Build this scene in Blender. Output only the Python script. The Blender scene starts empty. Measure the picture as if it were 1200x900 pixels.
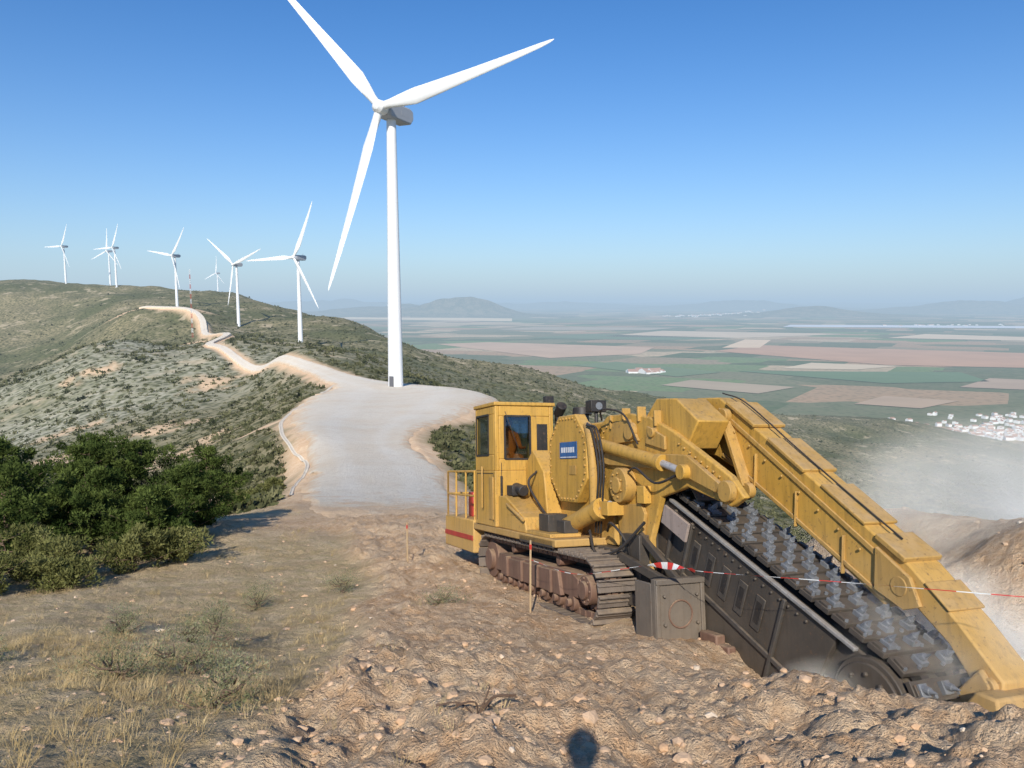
import bpy, bmesh, math, random
import numpy as np
from mathutils import Vector, Matrix
random.seed(7); rng=np.random.default_rng(7)
scene=bpy.context.scene
scene.view_settings.view_transform='Standard'; scene.view_settings.look='None'
scene.view_settings.exposure=0; scene.view_settings.gamma=1
COL=scene.collection

# ------------------------------------------------------------ light / sky
SUN_EL=33.5; SUN_AZ=6.0   # sun behind the viewer, slightly to the left
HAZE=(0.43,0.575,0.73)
world=bpy.data.worlds.new("World"); scene.world=world; world.use_nodes=True
wn=world.node_tree.nodes; wl=world.node_tree.links
for n in list(wn): wn.remove(n)
sky=wn.new('ShaderNodeTexSky'); sky.sky_type='NISHITA'; sky.sun_disc=False
sky.sun_elevation=math.radians(SUN_EL); sky.sun_rotation=math.radians(180+SUN_AZ)
sky.altitude=300; sky.air_density=1.0; sky.dust_density=.3; sky.ozone_density=3.0
hs0=wn.new('ShaderNodeHueSaturation'); hs0.inputs['Saturation'].default_value=1.28
tn=wn.new('ShaderNodeMix'); tn.data_type='RGBA'; tn.blend_type='MULTIPLY'; tn.inputs[0].default_value=1; tn.inputs[7].default_value=(.84,.95,1.12,1)
bg=wn.new('ShaderNodeBackground'); bg.inputs[1].default_value=0.12
wo=wn.new('ShaderNodeOutputWorld')
wl.new(sky.outputs[0],hs0.inputs['Color']); wl.new(hs0.outputs[0],tn.inputs[6]); wl.new(tn.outputs[2],bg.inputs[0])
# low summer haze layer along the horizon
wg=wn.new('ShaderNodeTexCoord'); wz=wn.new('ShaderNodeSeparateXYZ'); wl.new(wg.outputs['Generated'],wz.inputs[0])
wm=wn.new('ShaderNodeMath'); wm.operation='MULTIPLY'; wm.inputs[1].default_value=-8.5; wl.new(wz.outputs['Z'],wm.inputs[0])
wx=wn.new('ShaderNodeMath'); wx.operation='EXPONENT'; wx.use_clamp=True; wl.new(wm.outputs[0],wx.inputs[0])
b2=wn.new('ShaderNodeBackground'); b2.inputs[0].default_value=(*HAZE,1); b2.inputs[1].default_value=1.0
ms=wn.new('ShaderNodeMixShader'); wl.new(wx.outputs[0],ms.inputs[0]); wl.new(bg.outputs[0],ms.inputs[1]); wl.new(b2.outputs[0],ms.inputs[2]); wl.new(ms.outputs[0],wo.inputs[0])
sd=bpy.data.lights.new("sun",'SUN'); sd.energy=5.0; sd.angle=math.radians(0.5); sd.color=(1.0,0.95,0.85)
so=bpy.data.objects.new("sun",sd); COL.objects.link(so)
e=math.radians(SUN_EL); a=math.radians(SUN_AZ)
tosun=Vector((-math.sin(a)*math.cos(e),-math.cos(a)*math.cos(e),math.sin(e)))
so.rotation_euler=tosun.to_track_quat('Z','Y').to_euler()

cam=bpy.data.cameras.new("camera"); co=bpy.data.objects.new("camera",cam); COL.objects.link(co)
cam.sensor_width=36; cam.lens=26.4; cam.clip_start=0.05; cam.clip_end=200000
co.location=(0,0,0); co.rotation_euler=(math.radians(90-6.35),0,0)
scene.camera=co

# ------------------------------------------------------------ node helper
class G:
    def __init__(s,name):
        s.m=bpy.data.materials.new(name); s.m.use_nodes=True
        s.t=s.m.node_tree; s.n=s.t.nodes; s.l=s.t.links
        for x in list(s.n): s.n.remove(x)
        s.out=s.n.new('ShaderNodeOutputMaterial')
        s.geo=s.n.new('ShaderNodeNewGeometry'); s.pos=s.geo.outputs['Position']
    def put(s,sock,v):
        if hasattr(v,'links') or hasattr(v,'is_output'): s.l.new(v,sock)
        else:
            if isinstance(v,(tuple,list)) and len(v)==3 and sock.type=='RGBA': v=(*v,1)
            sock.default_value=v
    def noise(s,scale,detail=4,rough=.55,vec=None):
        n=s.n.new('ShaderNodeTexNoise'); n.inputs['Scale'].default_value=scale
        n.inputs['Detail'].default_value=detail; n.inputs['Roughness'].default_value=rough
        s.l.new(vec or s.pos,n.inputs['Vector']); return n.outputs[0]
    def ramp(s,f,stops,interp='LINEAR'):
        n=s.n.new('ShaderNodeValToRGB'); cr=n.color_ramp; cr.interpolation=interp
        while len(cr.elements)<len(stops): cr.elements.new(1)
        for el,(p,c) in zip(cr.elements,stops):
            el.position=p; el.color=(*c,1) if isinstance(c,(tuple,list)) else (c,c,c,1)
        s.l.new(f,n.inputs[0]); return n.outputs[0]
    def mix(s,f,a,b,mode='MIX'):
        n=s.n.new('ShaderNodeMix'); n.data_type='RGBA'; n.blend_type=mode
        s.put(n.inputs[0],f); s.put(n.inputs[6],a); s.put(n.inputs[7],b); return n.outputs[2]
    def math(s,op,a,b=0.0,clamp=False):
        n=s.n.new('ShaderNodeMath'); n.operation=op; n.use_clamp=clamp
        s.put(n.inputs[0],a); s.put(n.inputs[1],b); return n.outputs[0]
    def attr(s,name):
        n=s.n.new('ShaderNodeAttribute'); n.attribute_name=name; return n.outputs['Fac']
    def bsdf(s,color,rough=.8,metal=0,bump=None,bstr=.5,bdist=.05,spec=.3):
        b=s.n.new('ShaderNodeBsdfPrincipled'); s.put(b.inputs['Base Color'],color)
        s.put(b.inputs['Roughness'],rough); b.inputs['Metallic'].default_value=metal
        b.inputs['Specular IOR Level'].default_value=spec
        if bump is not None:
            bn=s.n.new('ShaderNodeBump'); s.put(bn.inputs['Strength'],bstr); bn.inputs['Distance'].default_value=bdist
            s.l.new(bump,bn.inputs['Height']); s.l.new(bn.outputs[0],b.inputs['Normal'])
        return b.outputs[0]
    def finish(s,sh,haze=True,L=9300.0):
        if haze:   # aerial perspective painted as haze glow in the material, by distance from origin
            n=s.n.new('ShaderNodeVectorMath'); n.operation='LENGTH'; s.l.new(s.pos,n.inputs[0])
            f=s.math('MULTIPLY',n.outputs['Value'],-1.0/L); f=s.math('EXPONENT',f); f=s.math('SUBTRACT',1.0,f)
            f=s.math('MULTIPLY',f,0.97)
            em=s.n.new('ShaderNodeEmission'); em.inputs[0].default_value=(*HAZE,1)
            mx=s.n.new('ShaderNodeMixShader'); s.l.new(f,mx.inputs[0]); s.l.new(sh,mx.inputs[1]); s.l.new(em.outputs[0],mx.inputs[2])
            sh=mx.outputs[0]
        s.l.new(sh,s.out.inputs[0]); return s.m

def simple(name,c,rough=.7,metal=0,var=.25,scale=6,haze=False,spec=.3,bump=0,bscale=30):
    g=G(name); n=g.noise(scale,5)
    col=g.mix(n,tuple(x*(1-var) for x in c),tuple(min(1,x*(1+var)) for x in c))
    return g.finish(g.bsdf(col,rough,metal,bump=g.noise(bscale,3) if bump else None,bstr=bump,bdist=.01,spec=spec),haze)

# ------------------------------------------------------------ numpy noise + terrain
PERM=rng.random((512,512))
def vn(x,y,seed=0):
    x=x+seed*17.31; y=y+seed*9.77
    xi=np.floor(x).astype(int); yi=np.floor(y).astype(int); fx=x-xi; fy=y-yi
    fx=fx*fx*(3-2*fx); fy=fy*fy*(3-2*fy)
    P=lambda i,j:PERM[i%512,j%512]
    return (P(xi,yi)*(1-fx)*(1-fy)+P(xi+1,yi)*fx*(1-fy)+P(xi,yi+1)*(1-fx)*fy+P(xi+1,yi+1)*fx*fy)*2-1
def fbm(x,y,o=4,seed=0):
    s=0;a=1;t=0
    for i in range(o):
        s=s+a*vn(x*2**i+y*.13*i,y*2**i-x*.13*i,seed+i); t+=a; a*=.5
    return s/t
def sstep(x,a,b):
    t=np.clip((x-a)/(b-a),0,1); return t*t*(3-2*t)

# points of the ridge from image coordinates, depths estimated: (tangent of bearing, slope, forward range in m)
IMG_PTS=[(0,-.66,3.4),(-.72,-.66,3.4),(.72,-.66,3.4),(0,-.568,5),(-.7,-.566,5),(.4,-.58,5),(.7,-.60,5.2),
(0,-.512,7),(-.7,-.509,7.2),(.68,-.615,6.2),(.35,-.54,7),(.1,-.466,10),(-.35,-.465,10),(-.7,-.44,10.5),
(-.5,-.408,13),(-.2,-.408,13),(-.65,-.385,15),(-.53,-.35,18),(-.2,-.35,18),(-.7,-.36,18),
(-.42,-.302,24),(-.15,-.304,24),(-.7,-.33,24),(-.2,-.283,30),(-.18,-.263,38),(-.30,-.27,36),
(-.185,-.228,50),(-.25,-.228,50),(-.7,-.36,35),(-.5,-.33,40),(-.7,-.30,70),(-.45,-.27,70),(-.315,-.24,60),
(-.285,-.193,66),(-.207,-.193,66),(-.34,-.169,130),(-.2,-.169,85),(-.29,-.169,85),
(-.168,-.146,110),(-.05,-.146,110),(-.29,-.15,110),(-.148,-.129,140),(-.03,-.130,140),(-.27,-.132,140),
(-.155,-.117,165),(-.08,-.118,165),(-.24,-.118,165),(-.225,-.1055,185),(-.267,-.09,235),(-.318,-.079,290),
(-.384,-.065,360),(-.403,-.0585,400),(-.38,-.045,480),(-.282,-.0564,508),(-.364,-.0315,733),(-.4455,-.0123,866),
(-.42,-.0145,700),(-.489,-.0089,800),(-.522,.0156,1170),(-.589,.0234,1228),(-.68,.023,1200),(-.42,.012,1150),
(-.34,.0023,1000),(-.284,-.0145,950),(-.227,-.029,900),(-.182,-.045,850),(-.136,-.065,700),(-.034,-.088,750),
(.057,-.1055,850),(.159,-.128,950),(.284,-.146,1100),(.4,-.157,1250),(.51,-.163,1400),(.68,-.193,1290),
(-.136,-.12,1000),(-.25,-.07,1300),(0,-.15,1150),(.159,-.18,1300),(.3,-.19,1400),(.5,-.18,1600),(-.4,-.05,1700),(-.6,-.02,1900),
(-.534,-.048,420),(-.68,-.105,400),(-.42,-.057,430),(-.6,-.07,410),(-.6,-.085,650),(-.45,-.05,620),(-.68,-.06,900),(-.6,-.035,950),
(-.57,-.169,250),(-.69,-.2,250),(-.45,-.169,200),(-.34,-.125,240),(-.34,-.1,300),(-.69,-.24,150),(-.5,-.22,150),(-.4,-.2,120),
(-.09,-.19,70),(-.02,-.24,70),(.15,-.33,60),(.5,-.43,35),(.3,-.42,35),(.7,-.40,60),(.7,-.335,200),(.45,-.287,300),
(.7,-.287,380),(.25,-.24,250),(.05,-.19,220),(0,-.146,400),(.2,-.193,500),(.45,-.193,800),(.347,-.216,450),(.18,-.175,470),
(.0455,-.117,500),(.7,-.5,9),(.45,-.40,17),(.25,-.36,18),(.1,-.34,20),(0,-.3,30)]
pts=[(t*y,y,s*y) for t,s,y in IMG_PTS]
pts+=[(-.7,14.75,-5.67),(1.91,15.7,-5.85),(3.7,11.2,-4.81),(4.6,8.4,-4.22),(2.54,7.6,-4.05),(4.16,6.24,-3.78),(8,12,-5.6),(-.42,14,-5.5),(1.09,10.2,-4.66)]
for k in range(6):
    th=k*math.pi/3
    pts.append((.3*math.sin(th),.3*math.cos(th),-1.31)); pts.append((1.5*math.sin(th),1.5*math.cos(th),-1.36-.20*math.cos(th)))
for th,lst in ((180,((10,-2),(60,-8),(300,-30),(1500,-200))),(100,((10,-4.5),(60,-25),(300,-110),(1500,-255))),(-100,((10,-4.5),(60,-25),(300,-110),(1500,-255))),(60,((300,-110),(1500,-260))),(-60,((300,-80),(1500,-120)))):
    for r,z in lst: pts.append((r*math.sin(math.radians(th)),r*math.cos(math.radians(th)),z))
pts=np.array(pts)
def emb(x,y):
    r=np.hypot(x,y); th=np.arctan2(x,y)
    return np.stack([3*np.cos(th)*np.clip(r/2,0,1),3*np.sin(th)*np.clip(r/2,0,1),np.log(r+2)],-1),r
E0,R0=emb(pts[:,0],pts[:,1]); gv=pts[:,2]/(R0+3)
CQ=.12
def phi(d2): return np.sqrt(d2+CQ*CQ)
D2=((E0[:,None]-E0[None])**2).sum(-1); n=len(pts)
A=np.zeros((n+4,n+4)); A[:n,:n]=phi(D2)-np.eye(n)*.004; A[:n,n]=1; A[:n,n+1:]=E0; A[n,:n]=1; A[n+1:,:n]=E0.T
W=np.linalg.solve(A,np.concatenate([gv,np.zeros(4)]))
ROAD=[(-4.2,25,1.5),(-4.9,28,2.3),(-6.1,34,3.2),(-9.2,50,4.2),(-13.7,66,4.4),(-17,85,7.5),(-18.5,110,13),(-21,140,17),(-27,163,12),
(-41,184,4.5),(-62.8,235,2.6),(-92,290,2.3),(-138,360,2.2),(-161,400,2.2),(-182,480,2.3),(-240,590,2.5),(-294,700,3),(-391,800,4)]
def catmull(P,k):
    P=np.array(P,float); out=[]
    Q=np.vstack([2*P[0]-P[1],P,2*P[-1]-P[-2]])
    for i in range(1,len(Q)-2):
        for j in range(k):
            t=j/k; a,b,c,d=Q[i-1],Q[i],Q[i+1],Q[i+2]
            out.append(.5*((2*b)+(-a+c)*t+(2*a-5*b+4*c-d)*t*t+(-a+3*b-3*c+d)*t**3))
    out.append(P[-1]); return np.array(out)
RC=catmull(ROAD,5)
def road_d(x,y,RC=RC):
    d=np.full(np.shape(x),1e9)
    for i in range(len(RC)-1):
        a,b=RC[i],RC[i+1]; dx,dy=b[0]-a[0],b[1]-a[1]; L=dx*dx+dy*dy
        t=np.clip(((x-a[0])*dx+(y-a[1])*dy)/L,0,1)
        dd=np.hypot(x-a[0]-t*dx,y-a[1]-t*dy)-(a[2]+(b[2]-a[2])*t); d=np.minimum(d,dd)
    return d
HILLS=[(-950,12000,900,500,330),(-1900,13500,1500,500,170),(4700,11800,1100,400,150),(9800,16000,1800,900,240),(12600,17500,1500,900,380),
(6500,22000,2500,900,230),(-6000,24000,3500,1200,280),(1500,26000,3500,1200,200),(14500,20000,1800,1200,330),(-9500,16000,3000,1200,220),(17500,22000,3000,1200,420)]
def soil_side(x,y):   # >0 : disturbed trench spoil, <0 : natural ground
    edge=np.interp(y,[0,2.8,6,10,14.5,20,26],[-1.3,-1.1,-1.7,-2.2,-2.9,-4.5,-7])
    return (x-edge)+.5*fbm(x*.6,y*.6,3,21)
def terrain(x,y,detail=True):
    x=np.asarray(x,float); y=np.asarray(y,float); sh=x.shape; x=x.ravel(); y=y.ravel()
    z=np.empty_like(x)
    for i in range(0,len(x),60000):
        Ex,r=emb(x[i:i+60000],y[i:i+60000])
        d2=(Ex**2).sum(-1)[:,None]+(E0**2).sum(-1)[None]-2*Ex@E0.T
        z[i:i+60000]=(phi(np.maximum(d2,0))@W[:n]+W[n]+Ex@W[n+1:])*(r+3)
    r=np.hypot(x,y)
    w=sstep(np.log(r+1),math.log(1700),math.log(2600)); z=z*(1-w)-275*w
    mach=np.exp(-(((x-1.7)/3.2)**2+((y-11.5)/4.0)**2))
    al=(x-2.4)*.367-(y-10.7)*.93; ac_=(x-2.4)*.93+(y-10.7)*.367
    rd=road_d(x,y) if detail else np.full_like(x,50.)
    off=sstep(rd,0,6+0*r)
    bx=7.3+.25*np.sin(y*1.3)
    bm_=np.exp(-((x-bx)/1.9)**2)*sstep(y,6.0,9.5)*(1-sstep(y,13,18))
    z=z+1.85*bm_
    if detail:
        ss=sstep(soil_side(x,y),-.4,.5)*(1-sstep(r,22,32))
        z=z+ss*.10*sstep(r,2,6)
        near=(1-sstep(r,30,60))*(1-.72*bm_); calm=sstep(r,1.5,5)
        bmp=(fbm(x*.9,y*.9,4,3)*.17*(.5+ss*.7)+fbm(x*3.6,y*3.6,4,8)*.085*(.4+ss)+fbm(x*11,y*11,3,18)*.040*(.4+ss)+fbm(x*27,y*27,2,28)*.010)
        z=z+near*(1-.7*mach)*bmp*(.35+.65*calm)
        z=z+near*ss*calm*np.abs(fbm(x*2.0+.5*y,y*1.1,3,15))*.14*(1-mach)
        tr=sstep(al,1.8,3.2)*(1-sstep(al,6.0,7.0))
        z=z-tr*(.22*np.exp(-((ac_+.45)/1.1)**2)+.55*np.exp(-(ac_/.55)**4))
        z=z+off*sstep(r,25,90)*fbm(x/18,y/18,4,5)*np.minimum(.9,.009*r)
        z=z+off*sstep(r,90,400)*(fbm(x/110,y/110,5,9)*1.15-.4*np.abs(fbm(x/60,y/60,4,19)))*np.minimum(9,.012*r)
        z=z+np.exp(-((rd-.6)/.5)**2)*(1-sstep(r,150,250))*.24*(.5+1.0*fbm(x*.7,y*.7,3,77))*sstep(r,26,36)
    z=np.where(z<-244,-250+6*np.exp(np.clip((z+244)/6,-30,0)),z)
    for hx,hy,sx,sy,H in HILLS:
        q=H*np.exp(-((x-hx)/sx)**2-((y-hy)/sy)**2)
        z=z+q*(1+.45*fbm(x/700,y/700,4,31))
    z=z+sstep(r,26000,45000)*(70+110*fbm(x/5000,y/5000,3,40))
    return z.reshape(sh)
def T1(x,y): return float(terrain(np.array([x]),np.array([y]))[0])

def mesh_np(name,V,F,mats=(),attrs=None,smooth=False,midx=None,parent=None):
    me=bpy.data.meshes.new(name); V=np.asarray(V,np.float32); F=np.asarray(F,np.int32)
    me.vertices.add(len(V)); me.vertices.foreach_set('co',V.ravel())
    k=F.shape[1]; me.loops.add(F.size); me.loops.foreach_set('vertex_index',F.ravel())
    me.polygons.add(len(F)); me.polygons.foreach_set('loop_start',np.arange(0,F.size,k,dtype=np.int32))
    if midx is not None: me.polygons.foreach_set('material_index',np.asarray(midx,np.int32))
    me.polygons.foreach_set('use_smooth',np.full(len(F),smooth))
    for m in mats: me.materials.append(m)
    me.update(calc_edges=True)
    for kx,v in (attrs or {}).items():
        at=me.attributes.new(kx,'FLOAT','POINT'); at.data.foreach_set('value',np.asarray(v,np.float32).ravel())
    o=bpy.data.objects.new(name,me); COL.objects.link(o)
    if parent: o.parent=parent
    return o

# ---- ground sheet, ring grid that gets coarser with distance
thd=np.radians(np.concatenate([np.linspace(-180,-50,50,endpoint=False),np.linspace(-50,50,680),np.linspace(50,180,50)[1:]]))
rr=np.concatenate([[.02,.2,.5,.9,1.3,1.7],np.geomspace(2.0,40,400),np.geomspace(40,2600,300)[1:],np.geomspace(2600,70000,90)[1:]])
TH,RR=np.meshgrid(thd,rr); X=RR*np.sin(TH); Y=RR*np.cos(TH); Z=terrain(X,Y)
nr,nc=X.shape; V=np.stack([X.ravel(),Y.ravel(),Z.ravel()],-1)
i=np.arange(nr-1)[:,None]*nc+np.arange(nc-1)[None]; F=np.stack([i,i+1,i+nc+1,i+nc],-1).reshape(-1,4)[:, ::-1]
xr,yr,zr=X.ravel(),Y.ravel(),Z.ravel(); rrr=RR.ravel()
ss=sstep(soil_side(xr,yr),-.35,.45)
rdv=road_d(xr,yr)
near=(1-sstep(rrr+3*fbm(xr/5,yr/5,3,61),24,34))
soil=np.maximum(ss*near, (1-sstep(rdv+1.8*fbm(xr/6,yr/6,3,62),.3,3.2+.003*rrr)))
soil=np.maximum(soil,near*sstep(yr,19,24)*(1-sstep(np.abs(xr+6.5),4,7)))
for px,py,pr in ((-117,180,16),(-330,760,32),(-66,150,11),(-58,120,7),(-95,205,12),(-420,830,25),(-30,62,5),(-120,300,14),(-44,88,5),(-150,250,9),(-185,330,10),(-230,520,20)):
    soil=np.maximum(soil,.85*(1-sstep(np.hypot(xr-px,yr-py)/pr+1.1*fbm(xr/pr*1.8,yr/pr*1.8,5,66),.5,1.05)))
TRK=catmull([(-31,104,1.2),(-39,112,1.2),(-48,121,1.3),(-57,130,1.3),(-68,136,1.3),(-80,150,1.3),(-95,165,1.4),(-115,182,1.4)],5)
trd=road_d(xr,yr,TRK); soil=np.maximum(soil,.95*(1-sstep(trd+.8*fbm(xr/4,yr/4,3,63),-.3,1.3)))
knoll=np.exp(-((xr+200)/150)**2-((yr-330)/170)**2)*(.75+.6*fbm(xr/40,yr/40,4,68))
plain=(zr<-248).astype(float)*(rrr>900)
ground=mesh_np("ground",V,F,smooth=True,attrs={'soil':soil,'near':1-sstep(rrr,30,60),'pale':np.clip(knoll,0,1),'plain':plain})

g=G("ground_mat")
nA=g.noise(.9,6,.6); nB=g.noise(9,6,.65); nC=g.noise(60,4,.6); nM=g.noise(2.7,5,.6)
soilc=g.mix(g.ramp(nA,[(.35,0),(.65,1)]),(.70,.445,.255),(.84,.61,.39))
soilc=g.mix(g.ramp(nM,[(.47,0),(.64,.6)]),soilc,(.64,.38,.20))
soilc=g.mix(g.ramp(nB,[(.42,.0),(.7,.7)]),soilc,(.88,.69,.48))
soilc=g.mix(g.ramp(nC,[(.3,.5),(.48,0)]),soilc,(.40,.24,.14))
natc=g.mix(g.ramp(nA,[(.35,0),(.62,1)]),(.66,.47,.265),(.82,.63,.39))
natc=g.mix(g.ramp(nM,[(.46,0),(.62,.6)]),natc,(.55,.42,.21))
natc=g.mix(g.ramp(nB,[(.48,0),(.66,.5)]),natc,(.50,.40,.20))
natc=g.mix(g.ramp(nC,[(.3,.5),(.48,0)]),natc,(.30,.22,.12))
h1=g.noise(.05,6,.6); h2=g.noise(.35,5,.65); h3=g.noise(.008,5,.6)
vd=g.n.new('ShaderNodeTexVoronoi'); vd.inputs['Scale'].default_value=.30; g.l.new(g.pos,vd.inputs['Vector'])
dots=g.ramp(vd.outputs['Distance'],[(.25,1),(.60,0)])
hs=g.mix(g.ramp(h2,[(.4,0),(.6,1)]),(.20,.175,.09),(.35,.29,.165))
hs=g.mix(g.ramp(h3,[(.42,0),(.58,.8)]),hs,(.11,.12,.05))
pale=g.mix(g.ramp(h2,[(.4,0),(.6,1)]),(.52,.48,.37),(.29,.285,.18))
hs=g.mix(g.attr('pale'),hs,pale)
hs=g.mix(g.math('MULTIPLY',dots,.75),hs,(.065,.075,.035))
hs=g.mix(g.ramp(h1,[(.57,0),(.66,.65)]),hs,(.56,.45,.30))
# farmland
mp=g.n.new('ShaderNodeMapping'); mp.inputs['Rotation'].default_value=(0,0,.45); mp.inputs['Scale'].default_value=(.0022,.0030,0)
g.l.new(g.pos,mp.inputs[0])
vf=g.n.new('ShaderNodeTexVoronoi'); vf.distance='CHEBYCHEV'; vf.inputs['Scale'].default_value=1; vf.inputs['Randomness'].default_value=.8
g.l.new(mp.outputs[0],vf.inputs['Vector'])
sx=g.n.new('ShaderNodeSeparateColor'); g.l.new(vf.outputs['Color'],sx.inputs[0])
fld=g.ramp(sx.outputs[0],[(0,(.15,.17,.08)),(.16,(.24,.23,.12)),(.30,(.38,.29,.17)),(.42,(.11,.15,.06)),(.54,(.52,.33,.19)),(.66,(.19,.20,.10)),(.76,(.66,.49,.30)),(.90,(.19,.27,.10))],'CONSTANT')
fld=g.mix(g.ramp(g.noise(.02,4),[(.4,0),(.7,.35)]),fld,(.34,.27,.17))
fld=g.mix(g.ramp(g.noise(.0012,4),[(.4,0),(.7,.3)]),fld,(.15,.165,.09))
vo=g.n.new('ShaderNodeTexVoronoi'); vo.inputs['Scale'].default_value=.05; g.l.new(g.pos,vo.inputs['Vector'])
fld=g.mix(g.ramp(vo.outputs['Distance'],[(.2,.35),(.45,0)]),fld,(.07,.09,.045))
hs=g.mix(g.attr('plain'),hs,fld)
c=g.mix(g.attr('near'),hs,natc); c=g.mix(g.attr('soil'),c,soilc)
bh=g.math('ADD',g.math('MULTIPLY',nB,1.4),g.math('MULTIPLY',nC,.6))
bs=g.math('MULTIPLY',g.attr('near'),.95)
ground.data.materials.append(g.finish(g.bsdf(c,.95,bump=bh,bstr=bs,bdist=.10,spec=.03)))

# ---- road ribbon
RD=catmull(ROAD,14); NA=28
tan=np.gradient(RD[:,:2],axis=0); tan/=np.linalg.norm(tan,axis=1)[:,None]; nor=np.stack([tan[:,1],-tan[:,0]],-1)
ac=np.linspace(-1,1,NA)
hw=RD[:,2][:,None]*1.14*(1+.18*fbm(RD[:,1][:,None]*.35+ac[None]*5,ac[None]*2+np.zeros_like(RD[:,1][:,None]),4,71))
PX=RD[:,0][:,None]+nor[:,0][:,None]*ac*hw; PY=RD[:,1][:,None]+nor[:,1][:,None]*ac*hw
idx=np.arange(len(RD))[:,None]+0*ac[None]
lift=(.05+.0022*np.hypot(PX,PY))*(1-np.clip((np.abs(ac)[None]-.80)/.20,0,1)**2*2.2)
lift=lift-.22*(1-sstep(idx,0,16))
PZ=terrain(PX,PY)+lift
edge=np.maximum(np.clip((np.abs(ac)[None]-.62)/.38,0,1)+0*PX,1-sstep(idx,8,42))
m_,k_=PX.shape; i=np.arange(m_-1)[:,None]*k_+np.arange(k_-1)[None]
g=G("gravel_mat"); c=g.mix(g.noise(.5,6,.65),(.82,.70,.54),(.92,.83,.69)); c=g.mix(g.ramp(g.noise(.12,5,.6),[(.46,0),(.66,.5)]),c,(.80,.64,.45))
tk_=g.ramp(g.math('ABSOLUTE',g.attr('across')),[(.22,0),(.34,1),(.46,1),(.58,0)]); c=g.mix(g.math('MULTIPLY',g.math('MULTIPLY',tk_,g.noise(.3,4)),.6),c,(.93,.87,.76))
c=g.mix(g.ramp(g.noise(1.6,6,.7),[(.52,0),(.66,.45)]),c,(.68,.57,.43))
c=g.mix(g.ramp(g.noise(14,4,.6),[(.35,.5),(.5,0)]),c,(.60,.50,.38))
ef=g.math('ADD',g.attr('edge'),g.math('MULTIPLY',g.math('SUBTRACT',g.noise(.8,7,.7),.5),2.0)); c=g.mix(g.ramp(ef,[(.35,0),(.85,1)]),c,(.78,.56,.36))
gravel=g.finish(g.bsdf(c,.95,bump=g.noise(5,7,.75),bstr=1.0,bdist=.16,spec=.02))
mesh_np("gravel_road",np.stack([PX.ravel(),PY.ravel(),PZ.ravel()],-1),np.stack([i,i+1,i+k_+1,i+k_],-1).reshape(-1,4),[gravel],smooth=True,attrs={'edge':edge,'across':(ac[None]+0*PX)})
DT=catmull([(-42.5,184,.34),(-38,145,.34),(-32.8,108,.30),(-26.4,85,.26),(-19.6,66,.2),(-15.8,57,.18),(-13.3,45,.14),(-11.2,37,.1)],14)
tan=np.gradient(DT[:,:2],axis=0); tan/=np.linalg.norm(tan,axis=1)[:,None]; nor=np.stack([tan[:,1],-tan[:,0]],-1)
V=[]
for s_,dz in ((-1,-.06),(-.6,.03),(-.3,-.01),(.3,-.01),(.6,.03),(1,-.06)):
    px=DT[:,0]+nor[:,0]*s_*DT[:,2]; py=DT[:,1]+nor[:,1]*s_*DT[:,2]; V.append(np.stack([px,py,terrain(DT[:,0],DT[:,1])+dz+.04+.0008*py],-1))
V=np.stack(V,1); m_,k_=V.shape[:2]; i=np.arange(m_-1)[:,None]*k_+np.arange(k_-1)[None]
conc=simple("concrete_mat",(.78,.67,.52),.9,haze=True,scale=1)
mesh_np("drainage_ditch",V.reshape(-1,3),np.stack([i,i+1,i+k_+1,i+k_],-1).reshape(-1,4),[conc])

# ---- fields as flat sheets on the plain
def field(bl,z,c):
    P=[(t*y,y,z) for t,y in bl]
    bm=bmesh.new(); bm.faces.new([bm.verts.new(p) for p in P]); me=bpy.data.meshes.new("farm_field"); bm.normal_update()
    if bm.faces[:][0].normal.z<0: bmesh.ops.reverse_faces(bm,faces=bm.faces[:])
    bm.to_mesh(me); bm.free()
    o=bpy.data.objects.new("farm_field",me); COL.objects.link(o)
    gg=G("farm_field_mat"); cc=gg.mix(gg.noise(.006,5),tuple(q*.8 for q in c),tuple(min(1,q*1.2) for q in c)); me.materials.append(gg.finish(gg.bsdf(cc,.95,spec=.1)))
field([(-.25,10200),(.0,9000),(.0,10400),(-.20,11800)],-247,(.90,.66,.40))
field([(-.10,4300),(.05,3250),(.17,3500),(.19,4000),(-.03,4500)],-248,(.62,.42,.27))
field([(.27,3700),(.50,2900),(.72,2750),(.72,3500),(.45,3950),(.33,4200)],-248,(.58,.34,.20))
field([(.28,3950),(.33,3950),(.345,4750),(.31,4800)],-247.5,(.82,.60,.38))
field([(.36,7100),(.72,6700),(.72,7200),(.5,7600),(.37,7700)],-247,(.75,.75,.76))
field([(.46,1800),(.55,1720),(.60,1850),(.50,1950)],-248,(.54,.38,.24))
field([(.12,5200),(.30,5000),(.45,5600),(.2,6200)],-248,(.70,.54,.36))
field([(.30,2650),(.50,2250),(.64,2300),(.60,2600)],-248,(.16,.23,.11))
field([(.02,5000),(.2,4700),(.3,5000),(.1,5600)],-248,(.18,.23,.12))
field([(.5,5000),(.72,4600),(.72,5000),(.55,5600)],-248,(.76,.58,.38))
field([(.08,2900),(.22,2450),(.28,2600),(.14,3050)],-248,(.19,.25,.12))
field([(.20,2200),(.33,2000),(.38,2150),(.24,2350)],-248,(.48,.37,.24))
field([(.60,2150),(.74,2050),(.74,2300),(.64,2400)],-248,(.50,.36,.24))
field([(.36,2750),(.46,2700),(.52,2850),(.40,3000)],-248,(.70,.55,.36))
field([(-.02,6400),(.18,6300),(.22,6900),(.03,7100)],-248,(.46,.38,.26))

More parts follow.
